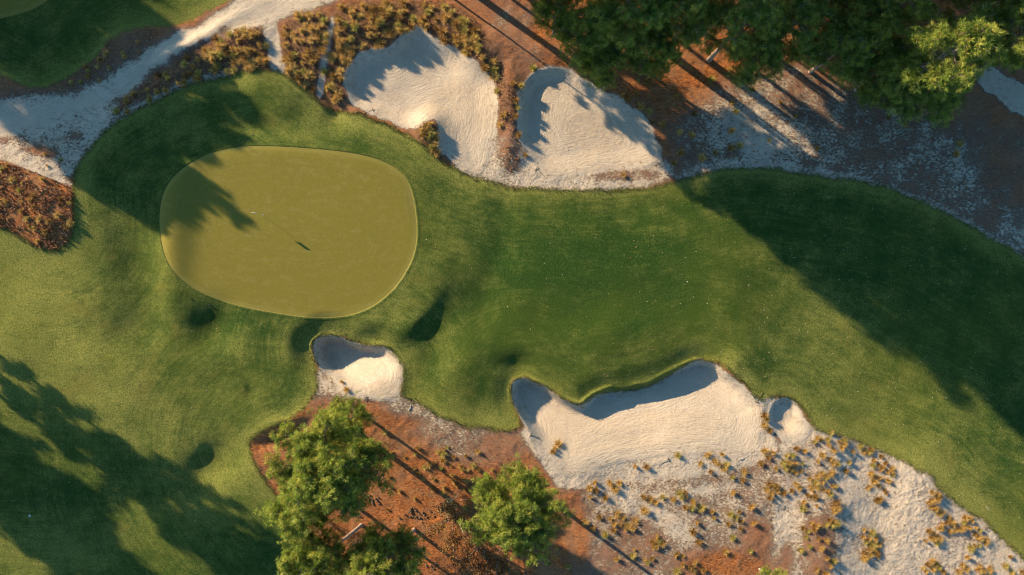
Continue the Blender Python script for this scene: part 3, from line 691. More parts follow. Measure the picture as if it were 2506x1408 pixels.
for (x, y, sc) in rest:
    V, F, T = TUFTS[rg.integers(0, 8)]
    if len(rest) > 900 : V, F, T = V, F, T
    a = rg.uniform(0, 6.28); c, s_ = math.cos(a) * sc, math.sin(a) * sc
    W = np.stack([V[:, 0] * c - V[:, 1] * s_ + x, V[:, 0] * s_ + V[:, 1] * c + y, V[:, 2] * sc + zat(x, y) - .03], -1)
    allp.append((W, F, np.clip(T + rg.normal(0, .08), 0, 1)))
V, F, T = merge(allp)
me = raw_mesh('wiregrass', V, F, {'tint': T}); me.materials.append(M_wire)
tag(link('wiregrass', me), 'dense golden brown wiregrass on the banks round the upper bunkers and track', 'wiregrass', None, 'stuff')
print('tufts in mass', len(rest), 'solo', len(solo))

# low heathery sprigs and litter
def sprig_mass(name, regions, mat, label, cat, h, w, seed, tmean=.5, flat=.6, skipgrass=-.05):
    rg = np.random.default_rng(seed); XA, YA, SA = [], [], []
    for P, dens, size in regions:
        m = to_m(chaikin(P, 1)); lo = m.min(0); hi = m.max(0)
        n = int((hi[0] - lo[0]) * (hi[1] - lo[1]) * dens)
        A = rg.uniform(lo[0], hi[0], n); B = rg.uniform(lo[1], hi[1], n)
        cl = fbm(A, B, 1.3, seed, 2)
        k = (sd_points(m, A, B) > 0) & (samp(allgrass, A, B) < skipgrass) & (rg.random(n) < .35 + 1.6 * (cl + .25))
        for b in ('b1', 'b2', 'b3', 'b4', 'b5', 'pass1', 'path'): k &= samp(SD[b], A, B) < rg.uniform(-.1, .25, n)
        XA.append(A[k]); YA.append(B[k]); SA.append(np.full(k.sum(), size))
    X = np.concatenate(XA); Y = np.concatenate(YA); S = np.concatenate(SA); Z = zats(X, Y); n = len(X)
    # each sprig: 4 leaning blades
    K = 4
    X = np.repeat(X, K); Y = np.repeat(Y, K); Z = np.repeat(Z, K); S = np.repeat(S, K) * rg.uniform(.6, 1.3, n * K)
    az = rg.uniform(0, 2 * np.pi, n * K); ln = rg.uniform(.1, 1, n * K) * flat * h * S; hh = h * S * rg.uniform(.25, 1, n * K)
    ca, sa = np.cos(az), np.sin(az)
    wv = w * S
    p0 = np.stack([X - sa * wv * .4, Y + ca * wv * .4, Z - .02], -1); p1 = np.stack([X + sa * wv * .4, Y - ca * wv * .4, Z - .02], -1)
    mx, my, mz = X + ca * ln * .6, Y + sa * ln * .6, Z + hh * .8
    p2 = np.stack([mx + sa * wv, my - ca * wv, mz], -1); p3 = np.stack([X + ca * ln * 1.3, Y + sa * ln * 1.3, Z + hh], -1); p4 = np.stack([mx - sa * wv, my + ca * wv, mz], -1)
    V = np.stack([p0, p1, p2, p3, p4], 1).reshape(-1, 3); b = np.arange(n * K)[:, None] * 5
    F = np.concatenate([b + np.array([[0, 1, 2]]), b + np.array([[0, 2, 4]]), b + np.array([[4, 2, 3]])], 0)
    tt = np.repeat(np.clip(np.repeat(rg.normal(tmean, .2, n), K) + rg.normal(0, .12, n * K), 0, 1), 5)
    me = raw_mesh(name, V, F, {'tint': tt}); me.materials.append(mat)
    print(name, n)
    return tag(link(name, me), label, cat, None, 'stuff')
ISL = ISLAND
sprig_mass('heather', [(ISL, 34, 1.25),
    ([(480,118),(600,72),(648,64),(668,176),(560,178),(440,215),(300,285),(262,298),(235,335),(290,250),(370,190)], 14, .9),
    ([(688,60),(740,40),(812,30),(806,130),(790,240),(770,236),(740,210),(700,186)], 14, .9),
    ([(820,25),(880,8),(980,0),(1100,0),(1180,60),(1230,170),(1260,230),(1290,170),(1330,150),(1400,140),(1480,215),(1600,300),(1640,420),(1600,400),(1500,240),(1400,168),(1290,180),(1268,260),(1290,380),(1310,420),(1230,420),(1190,380),(1225,330),(1215,220),(1120,122),(1050,84),(950,108),(845,160),(850,250),(795,250)], 13, .85),
    ([(1015,318),(1050,290),(1068,300),(1070,340),(1085,384),(1070,382),(1040,360)], 16, 1),
    ([(1460,390),(1640,370),(1650,430),(1480,450)], 6, .6),
    ([(170,220),(240,200),(345,130),(390,90),(350,66),(258,100),(190,172),(60,218),(0,200),(0,250)], 9, .8),
    ([(0,340),(120,350),(180,430),(60,400)], 6, .7),
    ([(1640,300),(1720,230),(1880,150),(2000,190),(2300,290),(2506,340),(2506,600),(2300,500),(1990,418),(1830,400),(1650,440)], 6.5, .7),
    ([(1310,1210),(1420,1190),(1600,1175),(1900,1140),(1920,1250),(1900,1408),(1420,1408),(1400,1300)], 9.0, .5),
    ([(1920,1090),(1990,1060),(2060,1080),(2060,1200),(2060,1408),(1940,1408),(1950,1330),(1900,1200)], 6.5, .55),
    ([(1890,1080),(1990,1055),(2130,1095),(2290,1190),(2330,1240),(2506,1372),(2506,1408),(1900,1408),(1895,1180)], 2.2, .45),
    ([(1300,1180),(1450,1150),(1850,1105),(1900,1110),(1900,1160),(1600,1190),(1400,1215)], 2.2, .4),
    ([(2100,1300),(2170,1300),(2180,1380),(2110,1380)], 8, .5), ([(2250,1330),(2400,1260),(2450,1330),(2300,1380)], 5, .5),
    ([(900,985),(1280,1060),(1320,1130),(1280,1200),(1000,1180),(900,1080)], 5, .55),
    ([(620,1080),(760,1000),(900,985),(1290,1090),(1400,1260),(1420,1408),(880,1408),(700,1220)], 3.5, .5),
    ([(1100,-20),(1300,-20),(1500,170),(1700,280),(1640,420),(1440,200),(1290,160),(1200,100)], 4.0, .5),
    ([(640,1048),(740,1020),(760,1060),(700,1110),(630,1100)], 12, .8),
    ([(765,910),(830,945),(870,965),(800,1000),(770,980)], 9, .6),
    ], M_heather, 'rusty heather sprigs and dead stems covering the rough ground', 'heather', .24, .035, 91)

# grass fringe hanging over the mown edges and bunker lips
def fringe():
    rg = np.random.default_rng(17)
    P = SM['grass']; Q = np.roll(P, -1, 0); pts = []
    for a, b in zip(P, Q):
        L_ = np.linalg.norm(b - a)
        if abs(a[0]) > 66 or abs(a[1]) > 40: continue
        n = int(L_ * 60)
        t = rg.random(n)[:, None]; nn = np.array([-(b - a)[1], (b - a)[0]]) / (L_ + 1e-9)
        pts.append(a + (b - a) * t + nn * rg.normal(-.05, .10 + .26 * rg.random(), n)[:, None])
    pts = np.concatenate(pts); n = len(pts)
    X, Y = pts[:, 0], pts[:, 1]; Z = zats(X, Y)
    az = rg.uniform(0, 6.28, n); ln = rg.uniform(.04, .2, n); hh = rg.uniform(.05, .26, n); w = .03
    ca, sa = np.cos(az), np.sin(az)
    V = np.stack([np.stack([X - sa * w, Y + ca * w, Z - .02], -1), np.stack([X + sa * w, Y - ca * w, Z - .02], -1), np.stack([X + ca * ln, Y + sa * ln, Z + hh], -1)], 1).reshape(-1, 3)
    F = np.arange(n * 3).reshape(-1, 3)
    me = raw_mesh('edge_grass', V, F, {'tint': np.repeat(np.clip(rg.normal(.5, .25, n), 0, 1), 3)}); me.materials.append(M_lipgrass)
    tag(link('edge_grass', me), 'uncut yellow green grass fringe along the fairway margin and bunker lips', 'grass', None, 'stuff')
fringe()

# fallen leaves on the fairway
def leaves():
    rg = np.random.default_rng(23); n = 1500
    px = np.concatenate([rg.uniform(1230, 2500, 1150), rg.uniform(0, 1230, 350)]); py = np.concatenate([rg.uniform(480, 1350, 1150), rg.uniform(560, 1400, 350)])
    X = (px - 1253) * PX; Y = (704 - py) * PX
    dens = .25 + .75 * sstep(1300, 1900, px)
    k = (samp(SD['grass'], X, Y) > .5) & (samp(SD['green'], X, Y) < -.5) & (rg.random(len(X)) < dens)
    X, Y = X[k], Y[k]; n = len(X); Z = zats(X, Y)
    a = rg.uniform(0, 6.28, n); s = rg.uniform(.035, .085, n); ca, sa = np.cos(a) * s, np.sin(a) * s
    tl = rg.uniform(.02, .07, (n, 4))
    c = [(1, 0), (.1, .55), (-1, 0), (-.1, -.55)]
    V = np.stack([np.stack([X + u * ca - v * sa, Y + u * sa + v * ca, Z + tl[:, i]], -1) for i, (u, v) in enumerate(c)], 1).reshape(-1, 3)
    me = raw_mesh('fallen_leaves', V, np.arange(n * 4).reshape(-1, 4), {'tint': np.repeat(rg.random(n), 4)}); me.materials.append(M_leaf)
    tag(link('fallen_leaves', me), 'tiny pale fallen leaves scattered over the mown fairway', 'leaves', None, 'stuff')
leaves()

# ------------------------------------------------------------------ trees
def tube(pts, radii, sides=7):
    pts = [Vector(p) for p in pts]; V = []; F = []
    for i, p in enumerate(pts):
        d = (pts[min(i + 1, len(pts) - 1)] - pts[max(i - 1, 0)]).normalized()
        u = d.orthogonal().normalized() if i == 0 else (u - d * u.dot(d)).normalized()
        v = d.cross(u)
        for k in range(sides):
            a = 2 * math.pi * k / sides
            V.append(p + (u * math.cos(a) + v * math.sin(a)) * radii[i])
    for i in range(len(pts) - 1):
        for k in range(sides):
            a = i * sides + k; b = i * sides + (k + 1) % sides
            F.append((a, b, b + sides)); F.append((a, b + sides, a + sides))
    return np.array([tuple(v) for v in V]), np.array(F)

def needle_tufts(C, D, size, rg, n=30, width=.045):
    """C centres (m,3), D outward dirs; star of needles, upward/outward biased"""
    m = len(C)
    d = rg.normal(0, 1, (m, n, 3)); d /= np.linalg.norm(d, axis=2, keepdims=True)
    d = d + D[:, None, :] * .55 + np.array([0, 0, .25]); d /= np.linalg.norm(d, axis=2, keepdims=True)
    ln = size[:, None] * rg.uniform(.7, 1.1, (m, n))
    r = rg.normal(0, 1, (m, n, 3)); s = np.cross(d, r); s /= np.linalg.norm(s, axis=2, keepdims=True)
    base = C[:, None, :] + d * .03
    tip = C[:, None, :] + d * ln[..., None]; mid = C[:, None, :] + d * ln[..., None] * .6
    tip[..., 2] -= ln * .12
    V = np.stack([base, mid - s * width * .5, tip, mid + s * width * .5], 2).reshape(-1, 3)
    b = np.arange(m * n)[:, None] * 4
    F = np.concatenate([b + np.array([[0, 1, 2]]), b + np.array([[0, 2, 3]])], 0)
    tint = np.clip(rg.normal(.45, .24, m)[:, None] + rg.normal(0, .08, (m, n)), 0, .9)
    tint = np.where(rg.random((m, n)) < .05, rg.uniform(.85, 1, (m, n)), tint)
    return V, F, np.repeat(tint.ravel(), 4)

def make_pine(H, Rc, seed, lean=(0, 0), nlimb=30, crown0=.52, dens=1.0, flat=1.0, tuft=.42, bare=0):
    rg = np.random.default_rng(seed); random.seed(seed)
    N = 9; tr = []
    wob = rg.normal(0, .12, (N, 2)).cumsum(0) * .5
    for i in range(N):
        t = i / (N - 1)
        tr.append(Vector((lean[0] * t ** 1.2 + wob[i, 0] * t, lean[1] * t ** 1.2 + wob[i, 1] * t, H * .97 * t)))
    r0 = .014 * H + .06
    WV = [tube([tr[0] + Vector((0, 0, -.3))] + tr, [r0 * 1.35] + [r0 * (1 - .86 * (i / (N - 1))) for i in range(N)], 9)]
    def tp(t):
        f = t * (N - 1); i = min(int(f), N - 2); return tr[i].lerp(tr[i + 1], f - i)
    C = []; D = []
    for k in range(nlimb):
        u = (k + rg.random()) / nlimb                       # 0 bottom of crown .. 1 top
        t = crown0 + (1 - crown0) * u
        base = tp(min(t, .985))
        az = k * 2.399 + rg.normal(0, .35)
        prof = math.sin(math.pi * min(1, .22 + .74 * u)) ** .6 * (1 - .25 * u)
        Ln = Rc * prof * rg.uniform(.72, 1.15)
        rise = rg.uniform(.05, .35) + .75 * u * u
        d = Vector((math.cos(az), math.sin(az), rise)).normalized()
        pts = [base]; cur = base.copy(); dd = d.copy(); S = 6
        for i in range(S):
            dd = (dd + Vector((rg.normal(0, .11), rg.normal(0, .11), rg.normal(.03, .07)))).normalized()
            cur = cur + dd * (Ln / S); pts.append(cur.copy())
        rl = .022 + .016 * Ln
        WV.append(tube(pts, [rl * (1 - .8 * i / S) for i in range(S + 1)], 5))
        nsub = int(7 + Ln * 4.2 * dens)
        for j in range(nsub):
            f = .28 + .72 * (j + rg.random()) / nsub
            q = f * S; i = min(int(q), S - 1); b = pts[i].lerp(pts[i + 1], q - i)
            sa = rg.choice([-1, 1]) * rg.uniform(.4, 1.25)
            sdv = Vector((dd.x * math.cos(sa) - dd.y * math.sin(sa), dd.x * math.sin(sa) + dd.y * math.cos(sa), rg.uniform(-.05, .55))).normalized()
            sl = rg.uniform(.4, 1.15) * (.55 + .22 * Ln) * (1.3 - .5 * f)
            e = b + sdv * sl
            WV.append(tube([b, b.lerp(e, .5) + Vector((0, 0, .05)), e], [.035, .028, .018], 4))
            for g in range(int(1.8 + 2.4 * sl * dens + rg.random())):
                w = rg.uniform(.35, 1.05)
                C.append(tuple(b.lerp(e, w) + Vector((rg.normal(0, .24), rg.normal(0, .24), rg.normal(.04, .17))))); D.append(tuple(sdv))
        C.append(tuple(pts[-1])); D.append(tuple(dd))
    for g in range(26):
        C.append(tuple(tp(.97) + Vector((rg.normal(0, .5), rg.normal(0, .5), rg.uniform(-.5, .5))))); D.append((0, 0, 1))
    C = np.array(C); D = np.array(D)
    V, F, T = needle_tufts(C, D, rg.uniform(.75, 1.2, len(C)) * tuft * 1.15, rg, n=26, width=.038)
    crown = raw_mesh('crown', V, F, {'tint': T}); crown.materials.append(M_needle)
    for k in range(bare):                                    # dead bare limbs below the crown
        az = rg.uniform(0, 6.28); b = tp(rg.uniform(crown0 - .12, crown0 + .12)); pts = [b]; cur = b.copy(); dd = Vector((math.cos(az), math.sin(az), .1))
        for i in range(4):
            dd = (dd + Vector((rg.normal(0, .25), rg.normal(0, .25), rg.normal(0, .15)))).normalized(); cur = cur + dd * Rc * .2; pts.append(cur.copy())
        WV.append(tube(pts, [.05, .04, .03, .02, .01], 5))
    o = 0; Vs = []; Fs = []
    for V, F in WV: Vs.append(V); Fs.append(F + o); o += len(V)
    trunk = raw_mesh('trunk', np.concatenate(Vs), np.concatenate(Fs), None, True); trunk.materials.append(M_bark)
    print('pine', seed, 'tufts', len(C))
    return trunk, crown

def put_tree(name, meshes, base, rz, sc, label, cat, group, parts=('trunk', 'crown')):
    x, y = base
    e = empty(name, (x, y, zat(x, y)), rz); e.scale = sc if isinstance(sc, tuple) else (sc, sc, sc)
    for p, m in zip(parts, meshes):
        o = bpy.data.objects.new(p, m); o.parent = e; col.objects.link(o)
    tag(e, label, cat, group)
    return e

def under(px, py, hc):
    """ground point (m) beneath something seen at pixel px,py whose centre is hc metres up"""
    f = 1 - hc / CAM_H
    return ((px - 1253) * PX * f, (704 - py) * PX * f)

V_A = make_pine(18, 5.3, 301, (0, 0), 40, .56, 1.1)                       # broad dense
V_B = make_pine(17, 4.3, 302, (.5, .3), 28, .55)
V_C = make_pine(19, 4.6, 303, (0, 0), 26, .50, .8)
V_D = make_pine(18, 3.8, 304, (-.5, .4), 24, .5, .8, bare=6)
V_E = make_pine(13, 3.6, 305, (0, 0), 24, .45, .9)
V_F = make_pine(20, 5.6, 306, (.3, 0), 30, .58, .85, bare=8)

vis = [  # px, py of crown centre, meshes, height scale, radius scale, rz, label
 (805,1128, V_A, .98, 1.06, .3, 'largest leafy green pine, standing over the orange straw at lower left'),
 (842,1040, V_E, .80, .80, 2.1, 'narrow pine crown poking up from the top of the largest lower left pine'),
 (724,1245, V_E, 1.0, .98, 1.0, 'rounded pine beside the grass, below left of the largest lower pine'),
 (1273,1258, V_A, .95, .92, 4.0, 'round isolated pine right of the brown scrub oaks, below the long bunker'),
 (1440,85, V_E, 0.89, 1.15, .5, 'leftmost dark pine of the upper wood, hanging over the orange straw'),
 (1475,150, V_E, 0.68, .8, 2.5, 'small dark pine just above the egg shaped bunker'),
 (1365,15, V_E, .85, .75, 3.0, 'small pine at the top edge beside the trunk shadow streak'),
 (1545,35, V_B, .95, 1.1, 1.2, 'dark pine at the top edge between the leftmost pine and the first sunlit pine'),
 (1600,110, V_E, 0.77, .9, 5.2, 'low dark pine right of the small pine above the egg shaped bunker'),
 (1690,40, V_D, .84, .95, .2, 'first sunlit pine at the top edge right of the dark pines'),
 (1815,55, V_C, .82, .95, 3.6, 'wide sunlit pine at the top edge, half in neighbouring shade'),
 (1850,145, V_E, 0.72, .9, 1.9, 'dark pine below the wide sunlit pine'),
 (1950,60, V_E, 0.85, 1.2, 2.8, 'deeply shaded pine right of the wide sunlit pine'),
 (2060,120, V_E, 0.81, 1.1, .9, 'deeply shaded pine midway between the sunlit crowns of the upper right wood'),
 (2205,15, V_C, .86, .85, 5.0, 'yellow green sunlit pine cut by the top edge'),
 (2180,170, V_E, 0.77, 1.1, 4.2, 'dark pine left of the brightest yellow pine'),
 (2325,115, V_D, 1.05, 1.25, 2.4, 'brightest yellow green pine of the upper right wood, above the shaded sandy track'),
 (2270,225, V_E, 0.72, 1.15, 1.4, 'dark pine directly below the brightest yellow pine'),
 (2480,95, V_F, .95, .8, .7, 'pine with pale bare branches at the right edge'),
 (2420,10, V_C, .85, .8, 3.1, 'pine at the top edge left of the pine with pale bare branches'),
 (2110,30, V_E, 0.89, 1.0, 3.9, 'dark pine at the top edge left of the yellow green pine'),
 (1893,1432, V_E, .45, .55, 0, 'young pine top peeping over the bottom edge'),
]
for i, (px, py, ms, hs, rs, rz, lab) in enumerate(vis):
    H0 = {id(V_A): 18, id(V_B): 17, id(V_C): 19, id(V_D): 18, id(V_E): 13, id(V_F): 20}[id(ms)]
    hc = H0 * hs * .76
    put_tree('pine_tree', ms, under(px, py, hc), rz, (rs, rs, hs), lab, 'pine tree', 'lone pines in the lower straw' if py > 900 else 'pines of the upper wood')

# two leaning pines whose trunks show
def leaning(bpx, bpy_, cpx, cpy, H, Rc, seed, lab, **kw):
    bx, by = G(bpx, bpy_); hc = H * .78
    cx, cy = under(cpx, cpy, hc)
    k = .78 ** 1.2
    ms = make_pine(H, Rc, seed, ((cx - bx) / k, (cy - by) / k), **kw)
    put_tree('pine_tree', ms, (bx, by), 0, 1.0, lab, 'pine tree', 'lone pines in the lower straw')
leaning(884, 1286, 768, 1372, 12.5, 3.7, 411, 'leaning pine with a bent bare trunk, left of the two at the bottom edge', nlimb=22, crown0=.62, bare=5)
leaning(1014, 1296, 945, 1360, 12.5, 4.3, 412, 'leaning pine with a thick pale trunk base, right of the two at the bottom edge', nlimb=22, crown0=.6, bare=6)

# trees outside the frame whose shadows fall in the picture
off = []
HT = {id(V_A): 18, id(V_B): 17, id(V_C): 19, id(V_D): 18, id(V_E): 13, id(V_F): 20}
def qs(q, s_): return (s_ * SDX + q * SDY, s_ * SDY - q * SDX)     # q across the light, s along it (photo pixels)
def shade(q, s_, ms, hs, rs):     # tree whose crown centre shades the ground at (q, s)
    l = HT[id(ms)] * hs * .76 / math.tan(R(SUN_EL)) / PX
    off.append((qs(q, s_ - l), ms, hs, rs))
def stand(q, s_, ms, H, rs): off.append((qs(q, s_), ms, H / HT[id(ms)], rs))
# over the oval green, the track and the upper left grass
for a in [(-190,470,V_A,.8,.55),(-130,420,V_A,.85,.6),(-150,560,V_E,.9,.6),(-70,540,V_E,.9,.5),(-165,455,V_B,.95,.85),(-85,600,V_D,.85,.62),(-120,520,V_E,1.0,.7),(62,470,V_B,.85,.62),(140,400,V_B,.9,.62),(-5,400,V_A,.85,.62),(-70,200,V_B,1,.85),(45,170,V_C,.85,.55),(-165,200,V_B,1,.75),
          (165,90,V_A,1,.75),(95,60,V_C,1,.8),(10,40,V_B,1,.85),(-60,-60,V_B,1,.8),(150,-60,V_C,1,.9),(60,-120,V_A,1,1),(-210,10,V_D,1,.8)]: shade(*a)
# lower left grass
for a in [(-735,800,V_E,1.0,.85),(-748,1150,V_C,1,1.0),(-700,1330,V_C,1.15,.6),(-888,720,V_A,.95,.72),(-972,900,V_B,1,.95),(-965,640,V_C,1,.9),(-950,1180,V_D,1,.9),(-900,480,V_A,1,.8),(-1010,400,V_C,1,.9),(-780,1430,V_F,1.2,.8)]: shade(*a)
# over the right hand fairway
shade(661, 1452, V_D, .63, .42)
for a in [(702,868,V_B,17,1.0),(745,840,V_E,14,1.0),(705,850,V_F,24,.95),(700,935,V_F,28,.95),(770,880,V_C,22,1.1),(790,760,V_F,26,1.0),(870,1000,V_C,24,1.1),(905,900,V_F,25,1.0)]: stand(*a)
rgo = np.random.default_rng(77)
for i in range(10):
    for j in range(6):
        px = 1330 + i * 140 + rgo.uniform(-40, 40) + j * 25; py = -75 - j * 115 + rgo.uniform(-40, 40)
        q = px * .594 - py * .805
        if q < 880: continue
        if rgo.random() < .08: continue
        off.append(((px, py), (V_A, V_C, V_F, V_B, V_D)[rgo.integers(0, 5)], rgo.uniform(1.05, 1.35), rgo.uniform(.9, 1.15)))
for (p, ms, hs, rs) in off:
    x, y = G(*p)
    put_tree('pine_tree', ms, (x, y), rgo.uniform(0, 6.28), (rs, rs, hs), 'tall pine outside the frame whose long shadow falls across the grass', 'pine tree', 'pines outside the frame')

# brown scrub oaks and a pale shrub
def make_scrub(H, Rc, seed, nst=9, nleaf=2600, mat=None, tm=.4):
    rg = np.random.default_rng(seed); WV = []; C = []
    for k in range(nst):
        az = k * 2.4 + rg.normal(0, .3); rr = Rc * math.sqrt(rg.uniform(.15, 1))
        e = Vector((math.cos(az) * rr, math.sin(az) * rr, H * rg.uniform(.6, 1)))
        b = Vector((rg.normal(0, .12), rg.normal(0, .12), -.1)); m = b.lerp(e, .5) + Vector((rg.normal(0, .2), rg.normal(0, .2), .3))
        WV.append(tube([b, m, e], [.07, .04, .015], 6))
        for j in range(7):
            q = m.lerp(e, rg.uniform(0, 1)); w = q + Vector((rg.normal(0, .6), rg.normal(0, .6), rg.uniform(.1, .7)))
            WV.append(tube([q, q.lerp(w, .5) + Vector((0, 0, .06)), w], [.02, .014, .006], 4))
            for g in range(int(nleaf / (nst * 7))):
                C.append(tuple(q.lerp(w, rg.uniform(.2, 1.1)) + Vector((rg.normal(0, .16), rg.normal(0, .16), rg.normal(0, .12)))))
    C = np.array(C); n = len(C); s = rg.uniform(.05, .11, n)
    u = rg.normal(0, 1, (n, 3)); u /= np.linalg.norm(u, axis=1, keepdims=True); v = np.cross(u, rg.normal(0, 1, (n, 3))); v /= np.linalg.norm(v, axis=1, keepdims=True)
    s = s[:, None]
    V = np.stack([C + u * s, C + v * s * .6, C - u * s, C - v * s * .6], 1).reshape(-1, 3)
    crown = raw_mesh('crown', V, np.arange(n * 4).reshape(-1, 4), {'tint': np.repeat(np.clip(rg.normal(tm, .22, n), 0, 1), 4)}); crown.materials.append(mat or M_oak)
    o = 0; Vs = []; Fs = []
    for V, F in WV: Vs.append(V); Fs.append(F + o); o += len(V)
    tk = raw_mesh('stem', np.concatenate(Vs), np.concatenate(Fs), None, True); tk.materials.append(M_deadwood if mat else M_bark)
    return tk, crown
S1 = make_scrub(4.2, 2.7, 501, 12, 4200); S2 = make_scrub(3.4, 2.2, 502, 10, 3000, tm=.25); S3 = make_scrub(2.0, .9, 503, 8, 700, M_lipgrass, .7)
for (px, py, ms, sc, rz, lab) in [(1108,1290,S1,1.25,0,'brown leaved scrub oak left of the round isolated pine'),(1168,1368,S2,1.4,1.0,'darker scrub oak at the bottom edge under the round isolated pine'),
        (1215,1395,S2,.9,2.4,'low scrub oak shaded by the round isolated pine'),(802,1290,S2,.55,.5,'twiggy bare scrub between the rounded pine and the bent trunk'),
        (875,1330,S2,.6,2.0,'small brown scrub beside the bent pine trunk')]:
    put_tree('scrub_oak', ms, under(px, py, 2.5 * sc), rz, sc, lab, 'scrub oak', 'scrub oaks in the straw', ('stem', 'crown'))
put_tree('shrub', S3, under(1096, 1236, 1.2), 0, 1.0, 'pale thin shrub at the end of the thick trunk shadow', 'shrub', None, ('stem', 'crown'))

# ------------------------------------------------------------------ golf furniture
def tubes_obj(name, segs, mat, parent=None, sides=8):
    o = 0; Vs = []; Fs = []
    for pts, rad in segs:
        V, F = tube(pts, rad, sides)
        Vs.append(V); Fs.append(F + o); o += len(V)
        # caps
        V2 = np.array([tuple(Vector(pts[0])), tuple(Vector(pts[-1]))]); Vs.append(V2)
        base = o - len(V); n = len(pts) * sides
        Fs.append(np.array([[base + (k + 1) % sides, base + k, o] for k in range(sides)])); Fs.append(np.array([[base + n - sides + k, base + n - sides + (k + 1) % sides, o + 1] for k in range(sides)]))
        o += 2
    me = raw_mesh(name, np.concatenate(Vs), np.concatenate(Fs), None, False)
    return link(name, me, mat, parent)

fx, fy = G(646, 527); fz = zat(fx, fy)
fl = empty('flagstick', (fx, fy, fz)); tag(fl, 'thin golf flagstick with a small white flag standing in the oval green', 'flagstick')
tubes_obj('pole', [([(0, 0, -.05), (0, 0, 1.1), (0, 0, 2.25)], [.013, .011, .009])], M_pole, fl)
# flag: rippled sheet with thickness
nu, nv = 14, 8; V = []; F = []
for s_ in (0, 1):
    for i in range(nu):
        for j in range(nv):
            u = i / (nu - 1); w = .62 * u
            off_ = .05 * math.sin(u * 7.5 + j * .25) * u + (.006 if s_ else -.006)
            V.append((-w * .94 - off_ * .4, off_ * .94 + w * .08, 2.24 - .50 * (j / (nv - 1)) - .05 * u))
def vi(s_, i, j): return s_ * nu * nv + i * nv + j
for i in range(nu - 1):
    for j in range(nv - 1):
        F.append((vi(0, i, j), vi(0, i + 1, j), vi(0, i + 1, j + 1), vi(0, i, j + 1))); F.append((vi(1, i, j + 1), vi(1, i + 1, j + 1), vi(1, i + 1, j), vi(1, i, j)))
for i in range(nu - 1):
    F.append((vi(0, i + 1, 0), vi(0, i, 0), vi(1, i, 0), vi(1, i + 1, 0))); F.append((vi(0, i, nv - 1), vi(0, i + 1, nv - 1), vi(1, i + 1, nv - 1), vi(1, i, nv - 1)))
link('flag', raw_mesh('flag', np.array(V), np.array(F), None, True), M_white, fl)
# cup rim
ring = [(math.cos(a) * .062, math.sin(a) * .062, .012) for a in np.linspace(0, 2 * math.pi, 17)]
tubes_obj('cup', [(ring, [.010] * 17)], M_cup, fl, 6)

def make_rake():
    r = empty('bunker_rake'); 
    tubes_obj('handle', [([(0, 0, .05), (.7, 0, .05), (1.5, 0, .06)], [.022, .022, .022])], M_rakewood, r)
    h = tubes_obj('head', [([(1.5, -.32, .05), (1.5, 0, .055), (1.5, .32, .05)], [.03, .034, .03])], M_black, r)
    tubes_obj('teeth', [([(1.5, -.3 + k * .075, .05), (1.51, -.3 + k * .075, -.02)], [.010, .007]) for k in range(9)], M_black, h, 5)
    return r
rk = make_rake()
rakes = [((880, 283), (912, 268), 'bunker rake lying on the lower left edge of the large upper bunker'),
         ((1092, 398), (1075, 388), 'bunker rake on the grass edge under the tufted tongue of the large bunker'),
         ((1328, 428), (1312, 414), 'bunker rake at the lower left rim of the egg shaped bunker'),
         ((1617, 1136), (1637, 1126), 'T shaped bunker rake on sand among tufts below the long bunker'),
         ((1316, 1074), (1299, 1064), 'bunker rake at the left foot of the long bunker'),
         ((1861, 965), (1852, 985), 'bunker rake on the bank between long bunker and smallest bunker'),
         ((922, 986), (896, 976), 'bunker rake at the lower rim of the kidney shaped bunker'),
         ((1935, 1257), (1917, 1243), 'bunker rake on the smooth sand strip in the waste area')]
def copy_tree(o, parent=None):
    c = o.copy(); col.objects.link(c); c.parent = parent
    for ch in list(o.children): copy_tree(ch, c)
    return c
for i, (a, b, lab) in enumerate(rakes):
    r = rk if i == 0 else copy_tree(rk)
    (ax, ay), (bx, by) = G(*a), G(*b)
    an = math.atan2(by - ay, bx - ax); L_ = 1.5 * .95
    x0, y0 = bx - math.cos(an) * L_, by - math.sin(an) * L_
    z0, z1 = zat(x0, y0), zat(bx, by)
    r.location = (x0, y0, z0 + .02); r.rotation_euler = (0, -math.atan2(z1 - z0, L_), an); r.scale = (.95, .95, .95)
    tag(r, lab, 'rake', 'rakes beside the bunkers')

def disc_thing(name, px, py, r, h, mat, mat2, lab, cat, grp=None):
    x, y = G(px, py); e = empty(name, (x, y, zat(x, y))); tag(e, lab, cat, grp)
    tubes_obj('body', [([(0, 0, -.03), (0, 0, h), (0, 0, h + .01)], [r, r, r * .8])], mat, e, 16)
    tubes_obj('cap', [([(0, 0, h + .008), (0, 0, h + .02)], [r * .55, r * .5])], mat2, e, 12)
disc_thing('sprinkler_head', 618, 331, .11, .03, M_black, M_black, 'dark sprinkler head in the fringe grass above the oval green', 'sprinkler')
disc_thing('sprinkler_head', 470, 732, .09, .03, M_black, M_black, 'dark sprinkler head below left of the oval green, left of its twin', 'sprinkler')
disc_thing('sprinkler_head', 511, 747, .10, .03, M_black, M_black, 'dark sprinkler head under the lower left rim of the oval green', 'sprinkler')
disc_thing('yardage_marker', 76, 1261, .12, .05, M_white, M_black, 'white disc marker lying in the shaded grass at lower left', 'marker')
disc_thing('yardage_marker', 1680, 690, .05, .03, M_white, M_white, 'pale round marker in the middle of the fairway', 'marker')

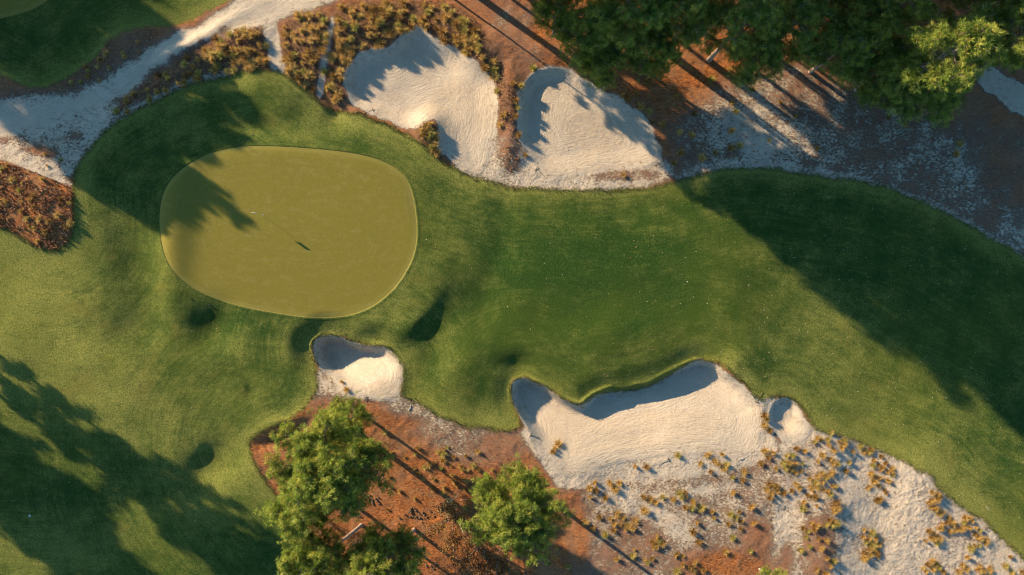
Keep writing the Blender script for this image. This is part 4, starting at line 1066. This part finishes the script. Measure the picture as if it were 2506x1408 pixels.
# pine cones on the straw
def cone_mesh():
    V = []; F = []; prof = [(0, .0), (.045, .03), (.07, .09), (.062, .15), (.035, .2), (0, .23)]
    for i, (r, z) in enumerate(prof):
        for k in range(10):
            a = 2 * math.pi * k / 10 + i * .3; rr = r * (1.12 if (k + i) % 2 else .88); V.append((rr * math.cos(a), z - .115, rr * math.sin(a) + .06))
    for i in range(len(prof) - 1):
        for k in range(10):
            a = i * 10 + k; b = i * 10 + (k + 1) % 10; F.append((a, b, b + 10)); F.append((a, b + 10, a + 10))
    me = raw_mesh('pine_cone', np.array(V), np.array(F)); me.materials.append(M_rakewood); return me
CM = cone_mesh(); rc = np.random.default_rng(31)
for (zx, zy, n_, sp) in ((870,880,14,55),(770,960,8,45),(940,870,6,40),(1190,950,12,50),(1280,980,14,55),(1320,1340,9,35),(1150,1230,5,60),(930,650,4,60)):
    for _ in range(n_):
        px = 600 + (zx + rc.normal(0, sp)) * .341; py = 928 + (zy + rc.normal(0, sp * .6)) * .341
        x, y = G(px, py); o = bpy.data.objects.new('pine_cone', CM); o.location = (x, y, zat(x, y)); o.rotation_euler = (rc.uniform(-.4, .4), rc.uniform(-.4, .4), rc.uniform(0, 6.28)); k_ = rc.uniform(.9, 1.5); o.scale = (k_, k_, k_)
        col.objects.link(o); tag(o, 'small dark pine cone fallen on the orange straw between the lower pines', 'pine cone', 'pine cones fallen on the straw')

# fallen sticks
for (a, b, r, lab) in [((1000, 1005), (1006, 990), .05, 'dead stick on the sandy edge right of the kidney shaped bunker'), ((2412, 1240), (2420, 1250), .04, 'short stick on the bank by the lower right fairway edge'),
                       ((1810,1125),(1822,1121),.04,'thin orange stick on sand under the right end of the long bunker')]:
    (ax, ay), (bx, by) = G(*a), G(*b)
    m = ((ax + bx) / 2 + .06, (ay + by) / 2)
    o = tubes_obj('stick', [([(ax, ay, zat(ax, ay) + .04), (m[0], m[1], zat(*m) + .07), (bx, by, zat(bx, by) + .04)], [r, r * .8, r * .4])], M_deadwood, None, 7)
    tag(o, lab, 'stick', 'fallen sticks')
